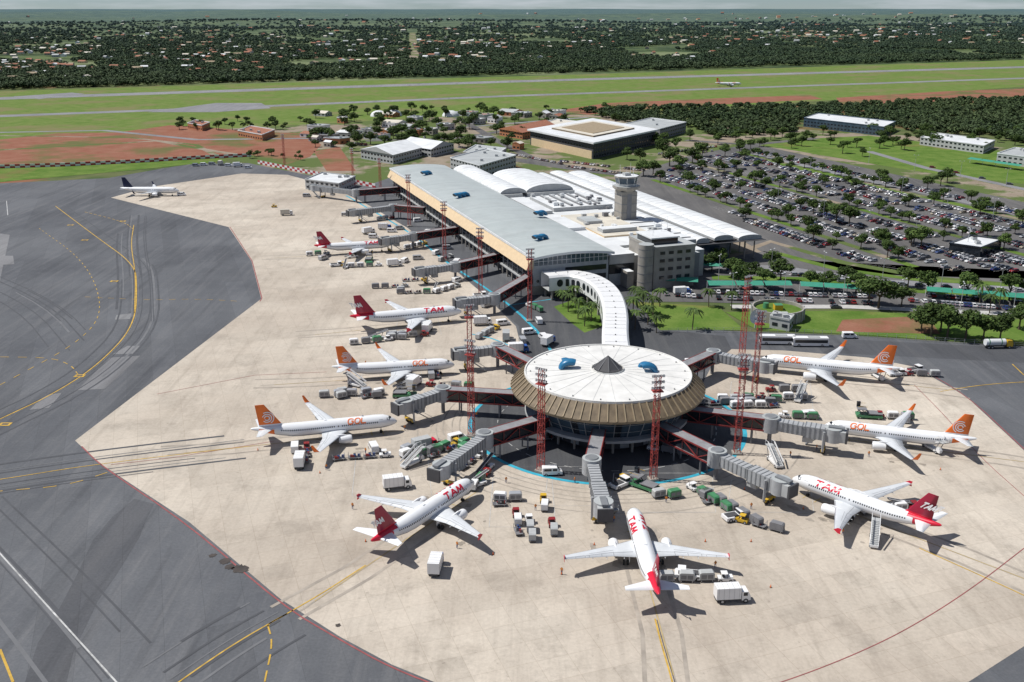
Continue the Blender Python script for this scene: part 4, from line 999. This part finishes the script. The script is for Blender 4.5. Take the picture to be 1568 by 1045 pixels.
# ---------------------------------------------------------------- parking lot
def inpoly(x,y,P_):
    c=False;j=len(P_)-1
    for i in range(len(P_)):
        if (P_[i][1]>y)!=(P_[j][1]>y) and x<(P_[j][0]-P_[i][0])*(y-P_[i][1])/(P_[j][1]-P_[i][1])+P_[i][0]: c=not c
        j=i
    return c
A=Vector((-math.sin(ROT),math.cos(ROT),0)); B=Vector((math.cos(ROT),math.sin(ROT),0)); O=Vector((8,384,0))
LOTW=[S(*q) for q in LOT]; LP=[(p.x,p.y) for p in LOTW]
ncar=0; bays=MB(); lot_trees=[]; med=MB()
q=124; row=0; block=0
while q<430:
    s=-60
    while s<330:
        p=O+A*s+B*q
        if inpoly(p.x,p.y,LP):
            ph=(s+60)%78
            gap=ph<12
            if gap:
                if row%2==0 and 3<ph<8 and R()<.85: lot_trees.append(p+B*2.6)
            elif R()<min(.95,.80+.9*mn.noise(p/45)):
                a=ROT+(math.pi if R()<.5 else 0)+U(-.03,.03)
                put(random.choice(CARS),'parked_car',(p.x+U(-.2,.2),p.y+U(-.2,.2),-.01),a); ncar+=1
            if not gap: bays.beam(p+A*1.3-B*2.5+Vector((0,0,-.012)),p+A*1.3+B*2.5+Vector((0,0,-.012)),.12,.006,'line_dashwhite')
        s+=2.6
    row+=1
    if row%2: q+=5.4
    else:
        block+=1
        if block%3==0:
            s=-60
            qm=q+11
            while s<330:
                p=O+A*s+B*qm; p2=O+A*(s+9)+B*qm
                if inpoly(p.x,p.y,LP) and inpoly(p2.x,p2.y,LP):
                    strip_mb(med,[p,p2],4.5,.04,'grass' if (s//60)%2 else 'dirt',world=True)
                    if R()<.6: lot_trees.append(p+A*U(0,8))
                s+=9
            q+=22
        else: q+=12.6
bays.obj('parking_bay_markings'); med.obj('lot_median')
print('cars',ncar)
def carrow(a,b,n,ang,prob=.85):
    A_,B_=S(*a),S(*b)
    for i in range(n):
        if R()<prob:
            p=A_.lerp(B_,i/max(1,n-1)); put(random.choice(CARS),'parked_car',(p.x,p.y,.0),math.radians(ang)+U(-.06,.06))
carrow((1085,449),(1330,456),34,85); carrow((1100,458),(1340,466),30,85,.6); carrow((1395,462),(1568,476),26,85); carrow((1400,452),(1568,466),24,85,.5)
carrow((1020,452),(1070,456),7,90); carrow((1120,414),(1240,424),12,5,.6); carrow((1250,430),(1560,447),24,5,.5)
carrow((700,226),(800,240),26,70,.7); carrow((800,240),(860,252),18,70,.8); carrow((860,248),(985,262),30,60,.8); carrow((480,215),(560,222),16,70,.6); carrow((560,205),(700,215),30,80,.5); carrow((1000,238),(1100,225),24,80,.6)
carrow((870,256),(975,270),26,60,.7); carrow((1020,243),(1090,232),16,80,.6); carrow((1330,236),(1568,288),14,-20,.4)
carrow((1180,470),(1280,472),6,0,.6); carrow((1500,400),(1568,404),8,10,.9)

# ---------------------------------------------------------------- buildings around
def bldg(a,b,c,h,wall='panel_grey',roof='roof_white',win='glass_dark',gable=False):
    A_,B_,C_=S(*a),S(*b),S(*c); D_=A_+(C_-B_); mb=MB(); o=B_.copy(); P4=[q-o for q in(A_,B_,C_,D_)]
    mb.prism_z([(p.x,p.y) for p in P4],0,h,wall,roof)
    cen=sum(P4,Vector())/4
    if gable:
        r=lambda p:cen+(p-cen)*1.04
        e=[r(p)+Vector((0,0,h+.05)) for p in P4]; m1=(e[0]+e[3])/2 ; m2=(e[1]+e[2])/2
        if (P4[1]-P4[0]).length<(P4[2]-P4[1]).length: e=e[1:]+e[:1]; m1=(e[0]+e[3])/2; m2=(e[1]+e[2])/2
        up=Vector((0,0,min((e[0]-e[3]).length*.16,4))); m1=m1+up;m2=m2+up
        mb.add([e[0],e[1],m2,m1],[(0,1,2,3)],roof); mb.add([e[3],e[2],m2,m1],[(0,1,2,3)],roof); mb.add([e[0],e[3],m1],[(0,1,2)],wall); mb.add([e[1],e[2],m2],[(0,1,2)],wall)
    else:
        for i in range(4):
            p,q=P4[i],P4[(i+1)%4]; mb.beam(p+Vector((0,0,h+.3)),q+Vector((0,0,h+.3)),.5,.7,wall if roof=='roof_white' else 'roof_white')
        for _ in range(4):
            p=cen+(P4[random.randrange(4)]-cen)*U(.2,.7); mb.box(p.x-1,p.x+1,p.y-1,p.y+1,h,h+1.5,'panel_grey')
    for p,q in((P4[0],P4[1]),(P4[1],P4[2])):
        L=(q-p).length; n=max(2,int(L/4)); d=(q-p).normalized(); nn=Vector((d.y,-d.x,0))
        z=1.2
        while z<h-1.2:
            for i in range(n):
                t=(i+.25)/n; x0=p+d*L*t+nn*.05; x1=x0+d*min(2.2,L/n*.55)
                mb.beam(x0+Vector((0,0,z+.6)),x1+Vector((0,0,z+.6)),.08,1.2,win)
            z+=3.2
    return mb,o
def B3(name,*a,**k): mb,o=bldg(*a,**k); mb.obj(name,(o.x,o.y,-.05))
mb,o=bldg((812,222),(908,244),(1003,222),11,'dark_grey','roof_white')
A_,B_,C_=S(812,222)-o,Vector((0,0,0)),S(1003,222)-o; D_=A_+C_; cen=(A_+B_+C_+D_)/4
for f,z0_,z1,k,kt in((1.05,11.75,13,'roof_white','roof_white'),(.66,13,14.2,'skirt_brown','roof_cream'),(.5,14.2,14.6,'skirt_rib','skirt_rib')):
    mb.prism_z([((cen+(p-cen)*f).x,(cen+(p-cen)*f).y) for p in(A_,B_,C_,D_)],z0_,z1,k,kt)
mb.beam(A_*.98+Vector((0,-.6,3)),A_*.02+Vector((0,-.6,3)),.4,6,'fascia_beige')
mb.obj('cargo_terminal',(o.x,o.y,-.05))
B3('warehouse',(765,208),(800,214),(852,203),6,wall='brick_orange',roof='roof_tile',gable=True)
B3('warehouse',(553,243),(602,252),(646,240),7,roof='roof_white',gable=True)
B3('warehouse',(612,233),(660,241),(695,232),6,roof='roof_white',gable=True)
B3('warehouse',(955,206),(1010,214),(1050,203),9,wall='mid_grey',roof='roof_grey')
B3('fire_station',(365,209),(402,216),(421,208),5,wall='brick_orange',roof='roof_tile')
B3('maintenance_building',(288,197),(310,201),(322,196),5,wall='brick_orange',roof='roof_tile')
B3('hangar',(1230,194),(1352,209),(1370,200),8,wall='glass_blue',roof='roof_white')
B3('office_building',(1408,222),(1505,236),(1522,227),6,roof='roof_white')
B3('office_building',(1525,250),(1600,260),(1625,250),7,roof='roof_grey')
B3('lot_pavilion',(1452,388),(1500,395),(1532,382),4.5,wall='glass_dark',roof='roof_white')
B3('baggage_hall',(690,262),(735,275),(790,258),9,roof='roof_grey')
B3('pier_building',(468,290),(520,297),(545,285),6,wall='panel_grey',roof='roof_white')
B3('pump_house',(1178,502),(1208,508),(1214,500),4,roof='roof_white')
B3('cargo_shed',(710,250),(758,256),(775,244),8,wall='mid_grey',roof='roof_grey')
B3('cargo_shed',(830,200),(880,206),(900,198),6,wall='brick_orange',roof='roof_cream')
rs=random.Random(3)
for i in range(40):
    u=rs.uniform(480,870);v=rs.uniform(176,232); w=rs.uniform(10,26)
    if 540<u<700 and v>215 or 800<u and v>195: continue
    B3('service_building',(u-w,v-1.2),(u,v),(u+w*.6,v-1.8),rs.uniform(3,5.5),wall=rs.choice(['panel_grey','brick_orange','white_paint','concrete_wall']),roof=rs.choice(['roof_white','roof_tile','roof_grey','roof_cream']),gable=rs.random()<.5)
for u,v in((580,178),(603,177),(690,178)):
    p=S(u,v); mb=MB(); mb.loft([[(9*math.cos(t)*math.cos(a),9*math.cos(t)*math.sin(a),6*math.sin(t)) for a in [2*math.pi*j/20 for j in range(20)]] for t in [0,.3,.6,.9,1.2,1.5]],'roof_white'); mb.obj('storage_dome',p)
def shelter(a,b,d=7.5,h=3.2):
    A_,B_=S(*a),S(*b); o=A_.copy(); B_=B_-A_; e=B_.normalized(); n_=Vector((-e.y,e.x,0)); mb=MB(); L=B_.length; k=max(1,int(L/9))
    for i in range(k):
        p=e*(L*i/k);q=e*(L*(i+.95)/k)
        mb.add([p+Vector((0,0,h)),q+Vector((0,0,h)),q+n_*d/2+Vector((0,0,h+.9)),p+n_*d/2+Vector((0,0,h+.9))],[(0,1,2,3)],'green_shelter')
        mb.add([p+n_*d/2+Vector((0,0,h+.9)),q+n_*d/2+Vector((0,0,h+.9)),q+n_*d+Vector((0,0,h)),p+n_*d+Vector((0,0,h))],[(0,1,2,3)],'green_shelter')
        mb.cyl(p+n_*d/2,p+n_*d/2+Vector((0,0,h+.8)),.12,.12,'white_paint',6)
    mb.obj('car_shelter',o)
shelter((1085,449),(1215,449)); shelter((1225,450),(1335,456)); shelter((1418,458),(1580,470)); shelter((1000,441),(1070,444))
shelter((1480,250),(1560,262)); shelter((1040,415),(1110,420),4)
c=S(1190,486); mb=MB()
def cr(r,z): return [(r*math.cos(2*math.pi*i/36),r*math.sin(2*math.pi*i/36),z) for i in range(36)]
mb.loft([cr(9.5,0),cr(9.5,4.2),cr(8.9,4.2),cr(8.9,3.0)],'concrete_wall',False); mb.add(cr(8.9,3.0),[tuple(range(36))],'grass')
for i in range(18):
    a=2*math.pi*i/18; mb.beam((9.6*math.cos(a),9.6*math.sin(a),0),(9.6*math.cos(a),9.6*math.sin(a),4.4),.5,.3,'panel_grey')
mb.box(-1.5,1.5,-1.5,1.5,3,5,'yellow_paint','green_paint'); mb.cyl((-4,2,3),(-4,2,5),1.2,1.0,'green_paint',10)
mb.obj('round_water_basin',c)
mb=MB(); mb.cyl((0,0,0),(0,0,3.4),.3,.2,'panel_grey',8)
mb.loft([[(r*math.cos(2*math.pi*j/20),-d,4.6+r*math.sin(2*math.pi*j/20)) for j in range(20)] for r,d in((.1,-.6),(1.2,-.4),(2.2,0.1),(2.8,.6))],'white_paint')
mb.beam((0,0,4.6),(0,-1.6,4.6),.1,.1,'mid_grey')
mb.obj('satellite_dish',S(1156,503),.3)
mb=MB(); pts=[S(*q) for q in [(1010,510),(1150,509),(1300,515),(1568,533),(1800,548)]]
for a,b in zip(pts,pts[1:]):
    n_=int((b-a).length/3)
    for i in range(n_):
        p=a.lerp(b,i/n_);q=a.lerp(b,(i+1)/n_); mb.beam(p,p+Vector((0,0,1.8)),.1,.1,'panel_grey')
        for z in(.5,1.1,1.7): mb.beam(p+Vector((0,0,z)),q+Vector((0,0,z)),.04,.04,'panel_grey')
mb.obj('perimeter_fence')
mb=MB(); mb.cyl((0,0,0),(0,0,11),.14,.08,'panel_grey',6); mb.beam((-1.3,0,11),(1.3,0,11),.1,.1,'panel_grey'); mb.box(-1.8,-1.1,-.2,.2,10.95,11.15,'white_paint'); mb.box(1.1,1.8,-.2,.2,10.95,11.15,'white_paint'); lm=mb.mesh('street_lamp')
for u,v in [(1180,255),(1240,268),(1310,283),(1380,300),(1450,318),(1520,335),(1130,300),(1190,318),(1260,338),(1330,355),(1400,372),(1480,385),(1120,460),(1200,462),(1290,466),(1380,470),(1470,476),(1550,484),(1100,430),(1180,420),(1260,425),(1350,436),(1440,446),(1530,452),(1330,250),(1400,262),(1470,272),(1540,285)]:
    p=S(u,v); put(lm,'street_lamp',(p.x,p.y,0),U(0,3))

# ---------------------------------------------------------------- trees
def tree_mesh(seed,Ht,Wd,nl,ls,leaf='foliage',name='tree'):
    r=random.Random(seed); mb=MB()
    th=Ht*.42; mb.cyl((0,0,0),(0,0,th),.035*Ht,.022*Ht,'bark',7)
    lobes=[]
    nb=r.randint(7,10)
    for i in range(nb):
        a=2*math.pi*i/nb+r.uniform(-.4,.4); rad=Wd*r.uniform(.12,.36); z=Ht*r.uniform(.5,.84)
        c=Vector((rad*math.cos(a),rad*math.sin(a),z)); lobes.append((c,Wd*r.uniform(.13,.23)))
        mb.cyl((0,0,th*.8),c,.015*Ht,.006*Ht,'bark',5,False)
    lobes.append((Vector((0,0,Ht*.82)),Wd*.2))
    for i in range(nl):
        c,R_=r.choice(lobes)
        d=Vector((r.gauss(0,1),r.gauss(0,1),r.gauss(0,1))).normalized(); p=c+Vector((d.x,d.y,d.z*.72))*R_*r.uniform(.55,1.08)
        nrm=(d*.6+Vector((r.uniform(-.6,.6),r.uniform(-.6,.6),r.uniform(0,1)))).normalized()
        t=nrm.orthogonal().normalized(); b=nrm.cross(t); s=ls*r.uniform(.6,1.3); th_=r.uniform(0,3); t,b=t*math.cos(th_)+b*math.sin(th_),b*math.cos(th_)-t*math.sin(th_)
        mb.add([p-t*s,p-b*s*.6,p+t*s,p+b*s*.6],[(0,1,2,3)],leaf)
    return mb.mesh(name)
T1=[tree_mesh(i,9,9.5,1500,.42) for i in range(5)]
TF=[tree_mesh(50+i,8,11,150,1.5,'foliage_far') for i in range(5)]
def palm(seed):
    r=random.Random(seed); mb=MB(); mb.cyl((0,0,0),(.3,0,7),.2,.14,'bark',7)
    for i in range(18):
        a=2*math.pi*i/18+r.uniform(-.2,.2); up=r.uniform(.1,.9); L=3.2; prev=None
        for j in range(6):
            t=j/5; x=L*t; z=7+up*2.2*t-2.6*t*t; w=.45*(1-abs(t-.4)); c=Vector((.3+x*math.cos(a),x*math.sin(a),z)); n_=Vector((-math.sin(a),math.cos(a),0))
            cur=(c+n_*w-Vector((0,0,.25)),c,c-n_*w-Vector((0,0,.25)))
            if prev: mb.add([prev[0],prev[1],cur[1],cur[0]],[(0,1,2,3)],'palm_leaf'); mb.add([prev[1],prev[2],cur[2],cur[1]],[(0,1,2,3)],'palm_leaf')
            prev=cur
    return mb.mesh('palm_tree')
PM=[palm(i) for i in range(3)]
for u,v,s in [(968,490,1.2),(975,470,1.1),(985,480,1.2),(972,505,1.0),(1000,485,1.1),(992,498,1),(1010,470,1),(1060,505,1.1),(1005,510,.9),(870,478,1.0),(885,488,1.1),(895,500,1),(880,465,1),(905,492,1),(862,470,.9),(1120,475,1),(1085,470,1),(1530,470,1),(1500,465,1.1),(1515,480,1)]:
    p=S(u,v); put(random.choice(PM),'palm_tree',(p.x,p.y,0),U(0,6),s)
def tree(u,v,s=1.0): p=S(u,v); put(random.choice(T1),'tree',(p.x,p.y,-.05),U(0,6),(s*U(.9,1.1),s*U(.9,1.1),s*U(.85,1.1)))
for u,v,s in [(1345,472,1.5),(1330,466,1.2),(1425,515,1.3),(1450,518,1.3),(1478,520,1.3),(1505,522,1.2),(1530,526,1.2),(1410,508,1.1),(1440,508,1.2),(1380,470,1.0),(1130,440,1.1),(1150,432,1.1),(1170,440,1.0),(1120,425,1.0),(1195,430,1.1),(1090,415,1),(1105,405,.9),(1180,410,.9),(1240,440,1),(1265,445,.9),(1295,440,1),(1310,452,1.1),(1390,440,1),(1420,450,1.1),(1480,455,1.2),(1545,460,1.2),(1560,505,1.1),
  (985,270,1.3),(1000,268,1.2),(1025,255,1.5),(1040,260,1.3),(1015,240,1.4),(1055,285,1.2),(980,250,1.2),(960,245,1.1),(1060,250,1.3),(1075,240,1.2),(1110,240,1.1),(1140,245,1.0),(1190,255,1.0),(1210,262,.8),(1100,265,1.1),(1155,288,1.2),(1130,280,1.0),(1185,310,1.1),(1225,322,.8),(1280,342,1.4),(1300,345,1.2),(1265,336,1.1),(1245,370,1.0),(1310,290,.9),(1380,290,1),(1410,380,1.3),(1395,376,1.1),(1450,280,1.2),(1440,285,1),(1500,330,1),(1565,345,1),(1350,375,.9),(1230,290,.8),(1420,290,.9),(1290,235,1.1),(1320,240,.9),(1235,215,1.1),(1180,215,1.2),(1160,200,1.1)]: tree(u,v,s)
for p in lot_trees: put(random.choice(T1),'tree',(p.x,p.y,-.05),U(0,6),U(.5,.95))
for i in range(210):
    u=random.gauss(700,150); v=U(168,236)
    if u<470 or u>1000 or (800<u<1010 and v>192) or (545<u<700 and v>226) : continue
    tree(u,v,U(.6,1.3))
for i in range(70): tree(U(900,1568),U(205,232),U(.7,1.2))
for i in range(26): tree(U(270,480),U(186,200),U(.6,1.0))
for i in range(9): tree(U(380,470),U(236,246),U(.4,.7))

# ---------------------------------------------------------------- scattered masses (geometry-node instances)
def lib(name,meshes):
    c=bpy.data.collections.new(name)
    for m_ in meshes: o=bpy.data.objects.new(m_.name,m_); c.objects.link(o)
    return c
def scatter(name,pts,scl,rots,coll):
    me=bpy.data.meshes.new(name); me.from_pydata(pts,[],[])
    a=me.attributes.new('scl','FLOAT','POINT'); a.data.foreach_set('value',scl)
    a=me.attributes.new('rz','FLOAT','POINT'); a.data.foreach_set('value',rots)
    o=bpy.data.objects.new(name,me); root.objects.link(o)
    ng=bpy.data.node_groups.new(name,'GeometryNodeTree')
    ng.interface.new_socket(name='Geometry',in_out='INPUT',socket_type='NodeSocketGeometry'); ng.interface.new_socket(name='Geometry',in_out='OUTPUT',socket_type='NodeSocketGeometry')
    nd=ng.nodes; gi=nd.new('NodeGroupInput');go=nd.new('NodeGroupOutput'); ip=nd.new('GeometryNodeInstanceOnPoints'); ci=nd.new('GeometryNodeCollectionInfo')
    ci.inputs['Collection'].default_value=coll; ci.inputs['Separate Children'].default_value=True; ci.inputs['Reset Children'].default_value=True
    ip.inputs['Pick Instance'].default_value=True
    s=nd.new('GeometryNodeInputNamedAttribute'); s.data_type='FLOAT'; s.inputs['Name'].default_value='scl'
    r=nd.new('GeometryNodeInputNamedAttribute'); r.data_type='FLOAT'; r.inputs['Name'].default_value='rz'
    cx=nd.new('ShaderNodeCombineXYZ'); er=nd.new('FunctionNodeEulerToRotation'); L=ng.links.new
    L(gi.outputs[0],ip.inputs['Points']); L(ci.outputs[0],ip.inputs['Instance']); L(s.outputs['Attribute'],ip.inputs['Scale'])
    L(r.outputs['Attribute'],cx.inputs['Z']); L(cx.outputs[0],er.inputs[0]); L(er.outputs[0],ip.inputs['Rotation']); L(ip.outputs[0],go.inputs[0])
    md=o.modifiers.new('scatter','NODES'); md.node_group=ng; return o
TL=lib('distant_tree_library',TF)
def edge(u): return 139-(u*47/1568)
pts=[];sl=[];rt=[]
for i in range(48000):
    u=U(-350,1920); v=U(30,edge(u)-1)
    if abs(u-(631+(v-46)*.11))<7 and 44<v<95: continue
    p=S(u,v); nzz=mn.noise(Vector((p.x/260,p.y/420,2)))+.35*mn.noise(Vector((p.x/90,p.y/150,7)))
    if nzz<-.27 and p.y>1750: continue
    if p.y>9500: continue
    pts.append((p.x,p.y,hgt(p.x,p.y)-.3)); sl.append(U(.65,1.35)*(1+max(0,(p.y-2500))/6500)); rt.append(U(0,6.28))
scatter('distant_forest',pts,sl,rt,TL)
pts=[];sl=[];rt=[]
SCR=[(890,172),(1060,164),(1300,163),(1400,158),(1568,153),(2000,145),(2000,240),(1568,222),(1520,208),(1400,205),(1370,192),(1228,182),(1215,205),(1100,212),(1060,196),(940,186)]
for i in range(9000):
    u=U(880,2000); v=U(140,235)
    if not inpoly(u,v,SCR): continue
    p=S(u,v); pts.append((p.x,p.y,-.2)); sl.append(U(.45,.95)); rt.append(U(0,6.28))
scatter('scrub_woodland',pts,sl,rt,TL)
def house(seed,wall,roof,w,d,h):
    mb=MB(); mb.box(-w/2,w/2,-d/2,d/2,0,h,wall); o=.6
    mb.add([(-w/2-o,-d/2-o,h-.1),(w/2+o,-d/2-o,h-.1),(w/2+o,0,h+d*.22),(-w/2-o,0,h+d*.22)],[(0,1,2,3)],roof)
    mb.add([(-w/2-o,d/2+o,h-.1),(w/2+o,d/2+o,h-.1),(w/2+o,0,h+d*.22),(-w/2-o,0,h+d*.22)],[(0,1,2,3)],roof)
    for x in(-w/2,w/2): mb.add([(x,-d/2,h),(x,d/2,h),(x,0,h+d*.2)],[(0,1,2)],wall)
    for i in range(3): mb.box(-w/2+1+i*w/3,-w/2+2.4+i*w/3,-d/2-.05,-d/2,1,2.2,'glass_dark')
    return mb.mesh('house')
HL=lib('house_library',[house(0,'roof_cream','roof_tile',14,10,4.5),house(1,'panel_grey','roof_grey',13,10,5),house(2,'fascia_beige','roof_tile',16,10,4),house(3,'roof_cream','roof_cream',15,10,5),house(4,'concrete_wall','roof_tile',12,10,5),house(5,'concrete_wall','skirt_rib',16,10,4.5),house(6,'white_paint','roof_white',11,9,5)])
pts=[];sl=[];rt=[]
cl=[(75,88,60,14,85),(320,84,60,16,80),(270,100,60,10,28),(590,85,70,18,85),(440,75,60,16,32),(735,75,40,14,36),(880,75,90,12,55),(1210,58,60,6,28),(1100,62,120,10,40),(1400,52,150,8,56),(1300,36,260,7,70),(200,60,160,12,40),(560,55,200,10,36),(1000,40,300,8,50),(1480,62,80,5,20),(300,45,250,8,18),(40,108,40,6,24),(640,112,80,5,6),(750,90,30,5,8),(1250,27,300,3,60),(700,28,350,3,30)]
for u0,v0,su,sv,n_ in cl:
    for i in range(n_):
        u=random.gauss(u0,su);v=random.gauss(v0,sv)
        if v<23 or v>edge(u)-10: continue
        p=S(u,v)
        if p.y>13000: continue
        f=1+max(0,p.y-2500)/6500
        pts.append((p.x,p.y,hgt(p.x,p.y)+2.6*f)); sl.append(U(.65,1.1)*f); rt.append(random.choice([0,1.57,.4,-.5])+U(-.2,.2))
scatter('distant_housing',pts,sl,rt,HL)

# ---------------------------------------------------------------- light, sky, camera
w=bpy.data.worlds.new('World'); sc.world=w; w.use_nodes=True; nt=w.node_tree
bg=nt.nodes['Background']; sky=nt.nodes.new('ShaderNodeTexSky'); sky.sky_type='NISHITA'; sky.sun_disc=False
el=math.radians(57); sky.sun_elevation=el; sky.sun_rotation=math.radians(-82); sky.altitude=1100; sky.air_density=.8; sky.dust_density=.15; sky.ozone_density=2.0
tc=nt.nodes.new('ShaderNodeTexCoord'); mp=mapping(nt,tc.outputs['Generated'],0,(6,6,60))
cl_=mr(nt,noise(nt,mp,1.0,6,.6),.45,.65,0,.7)
tint=mixc(nt,1.0,sky.outputs[0],(.80,.93,1.12),'MULTIPLY')
nt.links.new(mixc(nt,cl_,tint,(9.5,10.2,11.0)),bg.inputs['Color']); bg.inputs['Strength'].default_value=.060
ld=bpy.data.lights.new('sun','SUN'); ld.energy=4.9; ld.angle=math.radians(.5); ld.color=(1,.97,.92)
lo=bpy.data.objects.new('sun',ld); root.objects.link(lo); lo.location=(-200,0,300)
lo.rotation_euler=Vector((.64,-.09,-1)).to_track_quat('-Z','Y').to_euler()
cd=bpy.data.cameras.new('camera'); cd.lens=36*F/1568; cd.sensor_width=36; cd.clip_end=60000; cd.clip_start=1
co=bpy.data.objects.new('camera',cd); root.objects.link(co); co.location=(0,0,H); co.rotation_euler=(math.pi/2-P,0,0); sc.camera=co
sc.view_settings.view_transform='Standard'; sc.view_settings.look='None'; sc.view_settings.exposure=0
